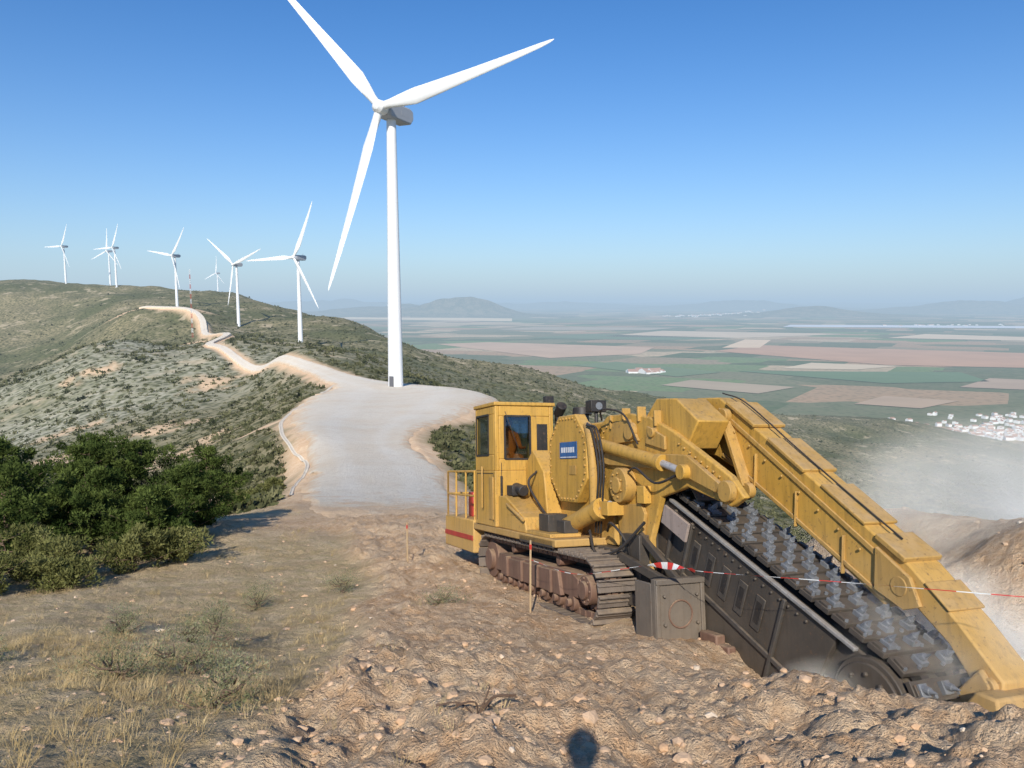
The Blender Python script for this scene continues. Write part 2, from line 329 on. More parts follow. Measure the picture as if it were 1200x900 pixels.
# ---- villages
wallm=simple("whitewash_mat",(.75,.73,.69),.9,haze=True,scale=.1); roofm=simple("roof_tile_mat",(.40,.24,.17),.9,haze=True,scale=.2)
def village(name,cx,cy,sx,sy,n,size):
    V=[];F=[];M=[]
    for k in range(n):
        x=cx+rng.normal()*sx; y=cy+rng.normal()*sy; w=size*rng.uniform(.5,1.3); d=size*rng.uniform(.5,1); h=rng.uniform(3,7)*max(1,size/25); rf=h+w*.18; an=rng.normal()*.3+.4
        z=float(terrain(np.array([x]),np.array([y]),False)[0])-.5
        L=[(-w/2,-d/2,0),(w/2,-d/2,0),(w/2,d/2,0),(-w/2,d/2,0),(-w/2,-d/2,h),(w/2,-d/2,h),(w/2,d/2,h),(-w/2,d/2,h),(-w/2,0,rf),(w/2,0,rf)]
        b=len(V)
        for p in L: V.append((x+p[0]*math.cos(an)-p[1]*math.sin(an),y+p[0]*math.sin(an)+p[1]*math.cos(an),z+p[2]))
        for f,mi in (((0,1,5,4),0),((1,2,6,5),0),((2,3,7,6),0),((3,0,4,7),0),((4,5,9,8),1),((6,7,8,9),1),((4,8,7,7),0),((5,6,9,9),0)):
            F.append([b+q for q in f]); M.append(mi)
    bm=bmesh.new(); vs=[bm.verts.new(v) for v in V]
    for f,mi in zip(F,M):
        u=[]; [u.append(q) for q in f if q not in u]; fc=bm.faces.new([vs[q] for q in u]); fc.material_index=mi
    me=bpy.data.meshes.new(name); bm.to_mesh(me); bm.free(); me.materials.append(wallm); me.materials.append(roofm)
    o=bpy.data.objects.new(name,me); COL.objects.link(o)
village("village",965,1400,80,50,190,11)
village("village",1130,1560,120,40,70,11)
village("farmstead",460,2600,45,25,14,38)
village("village",3250,12000,420,250,70,45)
village("village",4200,7600,300,100,20,30)

# ------------------------------------------------------------ vegetation
def ico(sub):
    bm=bmesh.new(); bmesh.ops.create_icosphere(bm,subdivisions=sub,radius=1); V=np.array([v.co[:] for v in bm.verts]); F=np.array([[v.index for v in f.verts] for f in bm.faces]); bm.free(); return V,F
I1=ico(1);I2=ico(2)
def scatter(name,temps,P,S,mat,flat=1.0,smooth=False,tint=None):
    Vs=[];Fs=[];Ts=[];b=0
    kind=rng.integers(0,len(temps),len(P)); ang=rng.uniform(0,6.283,len(P))
    for k,(tv,tf) in enumerate(temps):
        ix=np.where(kind==k)[0]
        if len(ix)==0: continue
        c,s=np.cos(ang[ix]),np.sin(ang[ix])
        vx=tv[None,:,0]*c[:,None]-tv[None,:,1]*s[:,None]; vy=tv[None,:,0]*s[:,None]+tv[None,:,1]*c[:,None]; vz=np.repeat(tv[None,:,2],len(ix),0)
        VV=np.stack([vx,vy,vz*flat],-1)*S[ix][:,None,None]+P[ix][:,None]
        FF=tf[None]+(np.arange(len(ix))*len(tv))[:,None,None]+b
        b+=len(ix)*len(tv); Vs.append(VV.reshape(-1,3)); Fs.append(FF.reshape(-1,tf.shape[1]))
        Ts.append(np.repeat(rng.random(len(ix)),len(tv)))
    return mesh_np(name,np.vstack(Vs),np.vstack(Fs),[mat],attrs={'tint':np.concatenate(Ts)},smooth=smooth)
def jit(t,amt,sq=1):
    v,f=t; d=1+amt*rng.uniform(-1,1,len(v)); vv=v*d[:,None]; vv[:,2]*=sq; return vv,f
def folmat(name,dark,light,haze=True,trans=.15):
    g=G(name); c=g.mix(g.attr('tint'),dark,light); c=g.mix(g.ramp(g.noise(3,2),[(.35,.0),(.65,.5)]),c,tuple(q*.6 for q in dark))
    b=g.n.new('ShaderNodeBsdfDiffuse'); g.put(b.inputs[0],c); sh=b.outputs[0]
    if trans>0:
        tr=g.n.new('ShaderNodeBsdfTranslucent'); g.put(tr.inputs[0],c); mx=g.n.new('ShaderNodeMixShader'); mx.inputs[0].default_value=trans
        g.l.new(sh,mx.inputs[1]); g.l.new(tr.outputs[0],mx.inputs[2]); sh=mx.outputs[0]
    return g.finish(sh,haze)
shrubm=folmat("scrub_mat",(.055,.063,.028),(.20,.19,.095),True,0)
def leafball(nl,size,sq=.8):
    d=rng.normal(size=(nl,3)); d/=np.linalg.norm(d,axis=1)[:,None]; d[:,2]=np.abs(d[:,2])
    p=d*rng.uniform(.45,1.0,nl)[:,None]*(1+.25*np.sin(d[:,0:1]*5)*np.cos(d[:,1:2]*4)); p[:,2]*=sq
    a=rng.normal(size=(nl,3)); a/=np.linalg.norm(a,axis=1)[:,None]; a=a*.6+d*.6; b=np.cross(a,rng.normal(size=(nl,3))); b/=np.linalg.norm(b,axis=1)[:,None]
    V=np.stack([p-b*size*.5,p+a*size,p+b*size*.5,p-a*size*.6],1).reshape(-1,3); F=np.arange(nl*4).reshape(-1,4); return V,F
NS=62000
th=rng.uniform(math.radians(-42),math.radians(42),NS); lr=np.exp(rng.uniform(math.log(34),math.log(1250),NS))
x=lr*np.sin(th); y=lr*np.cos(th); rd=road_d(x,y); ok=(rd>1.8+.003*lr)&((fbm(x/25,y/25,3,55)>-.35)|(rng.random(NS)<.25)|(lr>400))&(road_d(x,y,TRK)>1.0)
x,y,lr=x[ok],y[ok],lr[ok]; z=terrain(x,y); ok=z>-247; x,y,z,lr=x[ok],y[ok],z[ok],lr[ok]
S=rng.gamma(2.6,.13,len(x))*(.75+sstep(lr,60,500)*1.5)+.08
temps=[leafball(22,.46,.72) for _ in range(6)]
scatter("hillside_scrub",temps,np.stack([x,y,z-.05],-1),S,shrubm)

def tuft(nb,h,spread,w):
    V=[];F=[]
    for k in range(nb):
        a=rng.uniform(0,6.283); r=rng.uniform(0,spread*.5); o=np.array([r*math.cos(a),r*math.sin(a),0]); out=np.array([math.cos(a),math.sin(a),0])
        b=np.array([-math.sin(a+rng.normal()*.6),math.cos(a),0])*w; hh=h*rng.uniform(.4,1); ben=rng.uniform(.2,1)*spread
        p1=o+out*ben*.4+np.array([0,0,hh*.6]); p2=o+out*ben+np.array([0,0,hh])
        i0=len(V); V+= [o-b,o+b,p1+b*.7,p1-b*.7,p2+b*.1,p2-b*.1]; F+=[(i0,i0+1,i0+2,i0+3),(i0+3,i0+2,i0+4,i0+5)]
    return np.array(V),np.array(F)
drym=folmat("dry_grass_mat",(.46,.33,.15),(.76,.59,.33),False,.3)
N_=10000
yy=np.exp(rng.uniform(math.log(3.2),math.log(30),N_)); xx=rng.uniform(-.85,.0,N_)*yy; P=np.stack([xx,yy],-1)
sd_=soil_side(P[:,0],P[:,1]); keep=((sd_<-.2)|(rng.random(N_)<.06))&((fbm(P[:,0]*.8,P[:,1]*.8,3,90)>.18)|(rng.random(N_)<.15))&(road_d(P[:,0],P[:,1])>.5)
P=P[keep]; z=terrain(P[:,0],P[:,1]); S=rng.uniform(.3,.95,len(P))
scatter("dry_grass",[tuft(20,.14,.19,.0022) for _ in range(6)],np.c_[P,z-.01],S,drym)

# stones
def stones(name,n,ymin,ymax,t0,t1,smin,smax,pw,mat,cond=None):
    y=np.exp(rng.uniform(math.log(ymin),math.log(ymax),n)); x=rng.uniform(t0,t1,n)*y
    if cond is not None: k=cond(x,y); x,y=x[k],y[k]
    z=terrain(x,y); S=smin*(smax/smin)**(rng.random(len(x))**pw)
    S*= (.75+.03*y)
    return scatter(name,[jit(I1,.34,.6) for _ in range(8)]+[jit(I2,.16,.55) for _ in range(3)],np.stack([x,y,z-S*.12],-1),S,mat)
g=G("stone_mat"); c=g.mix(g.ramp(g.attr('tint'),[(.0,0),(.88,.3),(.95,1)]),(.58,.37,.22),(.74,.61,.46)); c=g.mix(g.ramp(g.noise(25,4),[(.4,0),(.7,.6)]),c,(.56,.38,.24))
stm=g.finish(g.bsdf(c,.95,bump=g.noise(60,4),bstr=.5,bdist=.01,spec=.05),False)
stones("loose_stones",14000,2.8,22,-.85,.85,.004,.062,4.6,stm,lambda x,y:((soil_side(x,y)>-.1)&(fbm(x*.9,y*.9,3,33)>-.10))|(rng.random(len(x))<.28))

# pines
barkm=simple("bark_mat",(.16,.11,.075),.9,scale=15,bump=.5)
pinem=folmat("pine_needle_mat",(.035,.06,.016),(.18,.225,.06),False,.25)
def tube_np(pts,rad,seg=7):
    pts=np.array(pts,float); V=[];F=[]
    for i,p in enumerate(pts):
        t=pts[min(i+1,len(pts)-1)]-pts[max(i-1,0)]; t/=np.linalg.norm(t)+1e-9
        u=np.cross(t,[.3,.9,.2]); u/=np.linalg.norm(u); v=np.cross(t,u)
        for k in range(seg):
            a=k*6.2832/seg; V.append(p+rad[i]*(u*math.cos(a)+v*math.sin(a)))
        if i: 
            for k in range(seg): F.append(((i-1)*seg+k,(i-1)*seg+(k+1)%seg,i*seg+(k+1)%seg,i*seg+k))
    return np.array(V),np.array(F)
def tree(x,y,h,rad,name="pine_tree",mat=None,leaf=.085,dens=1.0,zoff=0,w=.2):
    mat=mat or pinem; z=T1(x,y)+zoff; E=bpy.data.objects.new(name,None); COL.objects.link(E); E.location=(x,y,z)
    V=[];F=[];b=0
    def addt(p,r):
        nonlocal b
        v,f=tube_np(p,r); V.append(v); F.append(f+b); b+=len(v)
    top=np.array([rng.normal()*.1,rng.normal()*.1,h*.92])
    addt([(0,0,-.2),(0.03,0,h*.3),top*.6+[0,0,0],top],[.04*h*.6,.03*h*.5,.015*h*.5,.006])
    cl=[]
    nb=int(22*dens)+int(h*8)
    for k in range(nb):
        f=rng.uniform(.04,.97); a=rng.uniform(0,6.283); prof=(max(.0,1-f)**.55)*(.75+.25*min(1,f*4))
        L=rad*prof*rng.uniform(.5,1.3)+.08; s0=top*f; e=s0+np.array([math.cos(a)*L,math.sin(a)*L,rng.uniform(.15,.6)*L])
        mid=(s0+e)/2+[0,0,-.04]; addt([s0,mid,e],[.014,.009,.004])
        for q in (.5,.78,1.0): cl.append((s0+(e-s0)*q+rng.normal(size=3)*.06,rng.uniform(.14,.29)*(.8+.2*h/3)*(1.1-.25*q)))
    mesh_np("trunk",np.vstack(V),np.vstack(F),[barkm],parent=E,smooth=True)
    LV=[];LT=[]
    for c,r in cl:
        nl=int(150*dens); d=rng.normal(size=(nl,3)); d/=np.linalg.norm(d,axis=1)[:,None]; p=c+d*(rng.uniform(.2,1,nl)**.5)[:,None]*r*np.array([1,1,.8])
        ax=d*.8+rng.normal(size=(nl,3))*.5+[0,0,.5]; ax/=np.linalg.norm(ax,axis=1)[:,None]; bb=np.cross(ax,rng.normal(size=(nl,3))); bb/=np.linalg.norm(bb,axis=1)[:,None]
        l=leaf*rng.uniform(.6,1.3,nl)[:,None]; ww=l*w
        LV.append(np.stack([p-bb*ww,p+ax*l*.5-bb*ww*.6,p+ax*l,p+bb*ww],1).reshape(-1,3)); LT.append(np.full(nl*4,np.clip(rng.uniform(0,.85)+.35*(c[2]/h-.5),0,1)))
    LV=np.vstack(LV); mesh_np("foliage",LV,np.arange(len(LV)).reshape(-1,4),[mat],attrs={'tint':np.concatenate(LT)},parent=E)
for t in [(-9.9,24,2.5,1.35),(-10.9,21.5,3.2,1.5),(-11.9,20.5,3.0,1.5),(-13.3,19.4,3.3,1.7),(-10.6,18.3,2.3,1.4),(-9.2,20.6,2.1,1.3),(-9.0,18,1.7,1.1),(-11.8,17,2.6,1.5),(-14.5,18,3.2,1.7),(-12.6,22.5,3.3,1.6)]:
    tree(*t)
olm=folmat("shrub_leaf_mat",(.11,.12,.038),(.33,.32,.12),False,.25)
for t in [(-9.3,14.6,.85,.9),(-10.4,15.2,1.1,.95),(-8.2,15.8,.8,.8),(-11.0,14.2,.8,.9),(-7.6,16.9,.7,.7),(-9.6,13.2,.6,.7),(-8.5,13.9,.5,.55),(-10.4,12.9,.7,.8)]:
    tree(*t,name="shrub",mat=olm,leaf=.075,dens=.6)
lsm=folmat("low_shrub_mat",(.17,.18,.08),(.42,.42,.24),False,.28)
for t in [(-3.5,8.3,.28,.24),(-3.0,6.7,.28,.21),(-3.4,6.2,.26,.18),(-2.15,5.1,.24,.19),(-4.0,8.9,.18,.16),(-5.1,9.4,.22,.2),(-5.4,7.3,.18,.16),(-1.2,11.5,.18,.2),(-4.4,12.5,.25,.28),(-3.2,13.5,.22,.26)]:
    tree(*t,name="low_shrub",mat=lsm,leaf=.026,dens=.4,w=.16)
for t in [(-15.2,43,.9,.9),(-16.5,50,1.0,1.0),(-2.6,60,1.1,1.2),(-1.4,56,1.0,1.1),(-12.3,33,.7,.7)]:
    tree(*t,name="shrub",mat=olm,leaf=.13,dens=.5)

# ------------------------------------------------------------ mesh builder
class MB:
    def __init__(s): s.V=[];s.F=[]
    def box(s,a0,a1,b0,b1,c0,c1):
        s.obox(((a0+a1)/2,(b0+b1)/2,(c0+c1)/2),((1,0,0),(0,1,0),(0,0,1)),(abs(a1-a0)/2,abs(b1-b0)/2,abs(c1-c0)/2)); return s
    def obox(s,c,ax,h):
        c=np.array(c,float); ax=np.array(ax,float); b=len(s.V)
        for sx in(-1,1):
            for sy in(-1,1):
                for sz in(-1,1): s.V.append(tuple(c+ax[0]*sx*h[0]+ax[1]*sy*h[1]+ax[2]*sz*h[2]))
        for f in((0,1,3,2),(4,6,7,5),(0,4,5,1),(2,3,7,6),(0,2,6,4),(1,5,7,3)): s.F.append([b+q for q in f])
        return s
    def beam(s,p0,p1,w,h,up=(0,0,1)):
        p0=np.array(p0,float);p1=np.array(p1,float); d=p1-p0; L=np.linalg.norm(d); d/=L; u=np.array(up,float); sd=np.cross(u,d); sd/=np.linalg.norm(sd); u=np.cross(d,sd)
        return s.obox((p0+p1)/2,(d,sd,u),(L/2,w/2,h/2))
    def cyl(s,p0,p1,r0,r1=None,seg=20):
        r1=r0 if r1 is None else r1
        p0=np.array(p0,float);p1=np.array(p1,float); d=p1-p0; d/=np.linalg.norm(d); u=np.cross(d,[.21,.35,.91]); u/=np.linalg.norm(u); v=np.cross(d,u); b=len(s.V)
        for p,r in((p0,r0),(p1,r1)):
            for k in range(seg):
                a=6.28318*k/seg; s.V.append(tuple(p+r*(u*math.cos(a)+v*math.sin(a))))
        for k in range(seg): s.F.append([b+k,b+(k+1)%seg,b+seg+(k+1)%seg,b+seg+k])
        s.F.append([b+k for k in range(seg)][::-1]); s.F.append([b+seg+k for k in range(seg)]); return s
    def prism(s,poly,t0,t1):
        b=len(s.V); n=len(poly)
        for t in(t0,t1):
            for p in poly: s.V.append((p[0],t,p[1]))
        for k in range(n): s.F.append([b+k,b+(k+1)%n,b+n+(k+1)%n,b+n+k])
        s.F.append([b+k for k in range(n)][::-1]); s.F.append([b+n+k for k in range(n)]); return s
    def tube(s,pts,r,seg=10,sub=6):
        P=catmull(pts,sub); v,f=tube_np(P,[r]*len(P),seg); b=len(s.V); s.V+= [tuple(q) for q in v]; s.F+=[[int(q)+b for q in ff] for ff in f]; return s
    def bolts(s,poly,t,out,step=.16,r=.016,closed=True):
        n=len(poly)
        for k in range(n if closed else n-1):
            a=np.array(poly[k]);b=np.array(poly[(k+1)%n]); L=np.linalg.norm(b-a); m=max(1,int(L/step))
            for q in range(m):
                p=a+(b-a)*(q+.5)/m; s.cyl((p[0],t,p[1]),(p[0],t+out,p[1]),r,r,6)
        return s
    def make(s,name,mat,parent=None,bevel=.012,smooth=False):
        bm=bmesh.new(); vs=[bm.verts.new(v) for v in s.V]
        for f in s.F:
            try: bm.faces.new([vs[q] for q in f])
            except Exception: pass
        bmesh.ops.recalc_face_normals(bm,faces=bm.faces[:])
        me=bpy.data.meshes.new(name); bm.to_mesh(me); bm.free(); me.materials.append(mat)
        o=bpy.data.objects.new(name,me); COL.objects.link(o)
        if parent: o.parent=parent
        if bevel:
            m=o.modifiers.new('b','BEVEL'); m.width=bevel; m.segments=2; m.limit_method='ANGLE'; m.angle_limit=math.radians(40)
        me.polygons.foreach_set('use_smooth',[True]*len(me.polygons))
        try: me.set_sharp_from_angle(angle=math.radians(35))
        except Exception: pass
        return o
def empty(name,loc=(0,0,0)):
    E=bpy.data.objects.new(name,None); E.location=loc; COL.objects.link(E); return E

# ------------------------------------------------------------ wind turbines
wpaint=simple("turbine_white_mat",(.80,.80,.79),.45,var=.03,scale=.3,haze=True)
npaint=simple("nacelle_grey_mat",(.40,.41,.43),.5,var=.06,scale=.6,haze=True)
darkp=simple("turbine_dark_mat",(.12,.12,.13),.6,haze=True)
def turbine(x,y,z,yaw,a0,Hh=59.5,R=39.8):
    E=empty("wind_turbine",(x,y,z)); E.rotation_euler=(0,0,math.radians(yaw))
    m=MB(); seg=[(-3,1.68),(0,1.65),(20,1.45),(40,1.2),(Hh-1.7,1.0)]
    for (za,ra),(zb,rb) in zip(seg[:-1],seg[1:]): m.cyl((0,0,za),(0,0,zb),ra,rb,32)
    m.make("tower",wpaint,E,0)
    m=MB()
    for zz,r_ in((.0,1.85),(20,1.465),(40,1.22)): m.cyl((0,0,zz-.06),(0,0,zz+.06),r_,r_,32)
    m.make("flange",wpaint,E,0)
    MB().box(-.5,.5,-1.85,-1.6,.3,2.6).make("door",darkp,E,.03)
    n_=MB()
    prof=[(-3.0,Hh-1.1),(-3.0,Hh+1.2),(-2.2,Hh+1.6),(5.2,Hh+1.75),(6.6,Hh+1.3),(6.8,Hh-.4),(5.6,Hh-1.7),(-2.2,Hh-1.7)]
    for xx in(-1.65,1.65):
        for p in prof: n_.V.append((xx,p[0],p[1]))
    k=len(prof)
    for q in range(k): n_.F.append([q,(q+1)%k,k+(q+1)%k,k+q])
    n_.F.append(list(range(k))); n_.F.append(list(range(k,2*k)))
    n_.make("nacelle",npaint,E,.35)
    MB().box(-1.67,1.67,1.5,4.5,Hh-.5,Hh+.5).make("nacelle_panel",npaint,E,.0)
    MB().cyl((0.4,4.8,Hh+1.6),(0.4,4.8,Hh+3.0),.06,.04,8).cyl((-.4,4.8,Hh+1.6),(-.4,4.8,Hh+2.6),.1,.1,8).make("wind_vane",darkp,E,0)
    hub=np.array([0,-4.4,Hh])
    h=MB().cyl(hub+[0,1.4,0],hub+[0,.7,0],1.35,1.5,24).cyl(hub+[0,.7,0],hub+[0,-.8,0],1.5,1.35,24).cyl(hub+[0,-.8,0],hub+[0,-1.5,0],1.35,.75,24).cyl(hub+[0,-1.5,0],hub+[0,-1.8,0],.75,.15,24)
    h.make("hub",wpaint,E,0)
    for j in range(3):
        al=math.radians(a0+120*j); bd=np.array([math.cos(al),0,math.sin(al)]); nn=np.array([0,-1,0]); cd=np.cross(nn,bd)
        V=[];F=[];S=16
        secs=[(1.0,1.7,1.7,0),(2.5,1.75,1.6,5),(5,2.4,1.15,13),(8.5,3.15,.75,11),(14,2.7,.5,8),(22,2.0,.34,5),(31,1.35,.22,2),(37,.85,.12,0),(39,.5,.07,0),(R,.12,.03,0)]
        for ii,(rr_,c,t,tw) in enumerate(secs):
            tw=math.radians(tw+6); ca,sa=math.cos(tw),math.sin(tw)
            for q in range(S):
                an=6.28318*q/S; px=c*.5*math.cos(an)-(c-1.7)*.18; py=t*.5*math.sin(an)*(1 if ii<2 else (.55+.45*math.cos(an)*-1+.3))
                V.append(hub+bd*rr_+cd*(px*ca-py*sa)+nn*(px*sa+py*ca)+nn*(.0012*rr_*rr_))
            if ii:
                for q in range(S): F.append([(ii-1)*S+q,(ii-1)*S+(q+1)%S,ii*S+(q+1)%S,ii*S+q])
        mm=MB(); mm.V=[tuple(v) for v in V]; mm.F=F; mm.make("blade_%d"%(j+1),wpaint,E,0)
    return E
turbine(-25.7,165,T1(-25.7,165)+.2,-23,11,58.9)
for x,y,yaw,a0 in [(-143,508,-25,62),(-266,733,-25,20),(-384,866,-28,50),(-611,1170,-25,62),(-723,1228,-25,60),(-680,1750,-30,80),(-700,1320,-25,80)]:
    zz=T1(x,y)
    if y>1300: zz=.0215*y-3 if y<1400 else (.010*y-10 if y<1600 else .012*y-18)
    turbine(x,y,max(zz,T1(x,y)),yaw,a0)
E=empty("lattice_mast",(-255,600,T1(-255,600)))
redp=simple("mast_red_mat",(.55,.12,.08),.6,haze=True)
mr=MB(); mw=MB(); H=54
for k in range(14):
    m=mr if k%2==0 else mw; z0=H*k/14; z1=H*(k+1)/14; w0=.7-.3*k/14; 
    c=[(math.cos(q*2.094)*w0,math.sin(q*2.094)*w0) for q in range(3)]
    for q in range(3):
        a_,b_=c[q],c[(q+1)%3]; m.cyl((*a_,z0),(*a_,z1),.06,.06,6); m.cyl((*a_,z0),(*b_,z1),.035,.035,5); m.cyl((*b_,z0),(*a_,z1),.035,.035,5)
mr.make("red_section",redp,E,0); mw.make("white_section",wpaint,E,0)

# ------------------------------------------------------------ trenching machine
M=empty("trenching_machine")
D3=Vector((.359,-.910,.208)).normalized(); RR_=Vector((.933,.3527,-.0682)); RR_=(RR_-D3*RR_.dot(D3)).normalized(); UU=D3.cross(RR_)
mat=Matrix((( D3.x,RR_.x,UU.x,2.4),(D3.y,RR_.y,UU.y,10.7),(D3.z,RR_.z,UU.z,-4.72),(0,0,0,1)))
M.matrix_world=mat
def paint(name,c,dust=.5,rough=.42,dc=(.50,.36,.22),chip=(.14,.085,.05),spec=.4,ch=.7,low=0):
    g=G(name); tc=g.n.new('ShaderNodeTexCoord'); ob=tc.outputs['Object']
    n1=g.noise(1.6,6,.65,ob); n2=g.noise(22,5,.7,ob); n3=g.noise(5,4,.6,ob)
    st_=g.n.new('ShaderNodeMapping'); st_.inputs['Scale'].default_value=(14,14,1.2); g.l.new(ob,st_.inputs[0]); n4=g.noise(1,4,.6,st_.outputs[0])
    c1=g.mix(n1,tuple(q*.68 for q in c),tuple(min(1,q*1.12) for q in c))
    c1=g.mix(g.ramp(n4,[(.48,0),(.68,.48)]),c1,tuple(q*.36 for q in c))
    sep=g.n.new('ShaderNodeSeparateXYZ'); g.l.new(g.geo.outputs['Normal'],sep.inputs[0])
    up=g.ramp(sep.outputs['Z'],[(.0,.18),(.55,.35),(1,1)])
    f=g.math('MULTIPLY',up,g.ramp(n3,[(.3,.2),(.7,1)])); f=g.math('MULTIPLY',f,dust,True)
    if low:   # dust thrown up on to the lower bodywork
        so_=g.n.new('ShaderNodeSeparateXYZ'); g.l.new(ob,so_.inputs[0])
        lw=g.ramp(g.math('ADD',g.math('MULTIPLY',so_.outputs['Z'],.33),g.math('MULTIPLY',n3,.25)),[(.30,low),(.75,0)]); f=g.math('MAXIMUM',f,g.math('MULTIPLY',lw,n1))
    c2=g.mix(f,c1,dc)
    c2=g.mix(g.ramp(n2,[(.59,0),(.68,ch)]),c2,chip)
    r=g.math('ADD',g.math('MULTIPLY',f,.5),rough,True)
    return g.finish(g.bsdf(c2,r,bump=n2,bstr=.15,bdist=.01,spec=spec),False)
yel=paint("yellow_paint",(.60,.335,.055),.38,.5,low=.75)
yel2=paint("yellow_paint_worn",(.50,.285,.06),.6,.58,low=.75)
steel=paint("dark_steel",(.045,.042,.04),.22,.5,low=.2)
rust=paint("track_frame_mat",(.17,.09,.065),.7,.6)
grey=paint("worn_steel",(.20,.21,.225),.10,.30,(.33,.28,.23))
blk=paint("black_mat",(.02,.02,.022),.2,.5)
white_=paint("rail_mat",(.30,.29,.275),.3,.5)
redm=paint("red_mat",(.5,.04,.03),.2); bluem=paint("blue_sign_mat",(.02,.12,.33),.1); wht=paint("white_sign_mat",(.75,.75,.75),.1)
g=G("glass_mat"); tr=g.n.new('ShaderNodeBsdfTransparent'); tr.inputs[0].default_value=(.62,.68,.68,1); gl=g.n.new('ShaderNodeBsdfGlossy'); gl.inputs['Roughness'].default_value=.05
mx=g.n.new('ShaderNodeMixShader'); mx.inputs[0].default_value=.12; g.l.new(tr.outputs[0],mx.inputs[1]); g.l.new(gl.outputs[0],mx.inputs[2]); glass=g.finish(mx.outputs[0],False)

def stadium(c0,c1,r,num,phase=0):
    c0=np.array(c0);c1=np.array(c1); d=c1-c0; L=np.linalg.norm(d); d/=L; nn=np.array([-d[1],d[0]])
    if nn[1]<0: nn=-nn
    tot=2*L+2*math.pi*r; out=[]
    for k in range(num):
        s=(k+phase)/num*tot
        if s<L: p=c0+d*s+nn*r; t=d; o=nn
        elif s<L+math.pi*r:
            a=(s-L)/r; o=nn*math.cos(a)+d*math.sin(a); p=c1+o*r; t=-nn*math.sin(a)+d*math.cos(a)
        elif s<2*L+math.pi*r: q=s-L-math.pi*r; p=c1-d*q-nn*r; t=-d; o=-nn
        else:
            a=(s-2*L-math.pi*r)/r; o=-nn*math.cos(a)-d*math.sin(a); p=c0+o*r; t=nn*math.sin(a)-d*math.cos(a)
        out.append((p,t,o))
    return out,tot
padm=paint("track_pad_mat",(.15,.125,.11),.6,.42)
for side,t0,t1 in (("left",-1.42,-.82),("right",.82,1.42)):
    mp_=MB(); lk=MB(); tc_=(t0+t1)/2
    loop,_=stadium((-4.40,.49),(-.12,.51),.43,58)
    for p,t,o in loop:
        c=np.array([p[0],tc_,p[1]]); T=np.array([t[0],0,t[1]]); O=np.array([o[0],0,o[1]])
        mp_.obox(c+O*.025,(T,(0,1,0),O),(.088,.30,.016)); mp_.obox(c+O*.06-T*.07,(T,(0,1,0),O),(.014,.30,.032)); mp_.obox(c+O*.05+T*.0,(T,(0,1,0),O),(.012,.30,.02))
        for dt in(-.1,.1): lk.obox(c-O*.045+np.array([0,dt,0]),(T,(0,1,0),O),(.085,.022,.05))
        for dt in(-.1,.1): lk.cyl(c+O*.04+np.array([0,dt-.04,0]),c+O*.06+np.array([0,dt-.04,0]),.018,.018,6)
    mp_.make("track_pads_"+side,padm,M,.006); lk.make("track_links_"+side,rust,M,.004)
    sg=-1 if side=="left" else 1; face=t0 if side=="left" else t1
    fr=MB().prism([(-4.1,.33),(-3.9,.66),(-.75,.70),(-.5,.60),(-.5,.33)],tc_-.2,tc_+.2)
    fr.prism([(-3.6,.30),(-3.5,.62),(-1.1,.66),(-1.0,.30)],face-sg*.04,face-sg*.12)
    for q in(-3.3,-2.6,-1.9,-1.35): fr.box(q-.04,q+.04,face-sg*.0,face-sg*.1,.3,.66)
    fr.make("track_frame_"+side,rust,M)
    rl=MB()
    for q in np.linspace(-3.75,-.75,7): rl.cyl((q,tc_-.2,.235),(q,tc_+.2,.235),.125,.125,20); rl.cyl((q,face-sg*.03,.235),(q,face-sg*.1,.235),.06,.06,12)
    for q in(-3.3,-1.3): rl.cyl((q,tc_-.15,.80),(q,tc_+.15,.80),.085,.085,16)
    rl.cyl((-4.40,tc_-.16,.49),(-4.40,tc_+.16,.49),.345,.345,28)
    rl.cyl((-4.40,face-sg*.05,.49),(-4.40,tc_,.49),.2,.2,20)
    rl.make("track_rollers_"+side,rust,M,.01)
    sp=MB().cyl((-.12,tc_-.06,.51),(-.12,tc_+.06,.51),.33,.33,28).cyl((-.12,face-sg*.02,.51),(-.12,tc_,.51),.21,.21,24).cyl((-.12,face+sg*.03,.51),(-.12,tc_,.51),.13,.13,20)
    for k in range(14):
        a_=k*6.283/14; sp.obox((-.12+.36*math.cos(a_),tc_,.51+.36*math.sin(a_)),((math.cos(a_),0,math.sin(a_)),(0,1,0),(-math.sin(a_),0,math.cos(a_))),(.05,.05,.03))
    for k in range(8):
        a_=k*6.283/8; sp.cyl((-.12+.17*math.cos(a_),face+sg*.0,.51+.17*math.sin(a_)),(-.12+.17*math.cos(a_),tc_,.51+.17*math.sin(a_)),.02,.02,6)
    sp.make("track_sprocket_"+side,rust,M,.008)
MB().box(-6.6,.2,-.78,.78,.55,1.05).make("chassis",steel,M,.03)
MB().box(-7.0,-4.95,-1.5,1.45,.55,1.22).make("front_body",yel,M,.03)
MB().box(-6.98,-4.97,-1.515,-1.50,.80,.90).make("red_stripe",redm,M,.003)
MB().box(-4.95,-.9,-1.5,1.45,1.04,1.16).make("deck",yel2,M,.02)
MB().box(-6.9,-2.75,-.1,1.4,1.23,2.62).make("engine_hood",yel,M,.06)
gr=MB()
for k in range(12): gr.box(-6.6+k*.3,-6.45+k*.3,-.125,-.1,1.5,2.3)
gr.make("hood_louvres",blk,M,.0)
hr=MB(); zt=2.2
for s_ in(-6.95,-6.3,-5.6,-5.0): hr.cyl((s_,-1.45,1.22),(s_,-1.45,zt),.022,.022,8)
for q in(-1.45,-.8,-.15): hr.cyl((-6.95,q,1.22),(-6.95,q,zt),.022,.022,8)
for zz in(1.7,zt): hr.cyl((-6.95,-1.45,zz),(-5.0,-1.45,zz),.022,.022,8); hr.cyl((-6.95,-1.45,zz),(-6.95,-.15,zz),.022,.022,8)
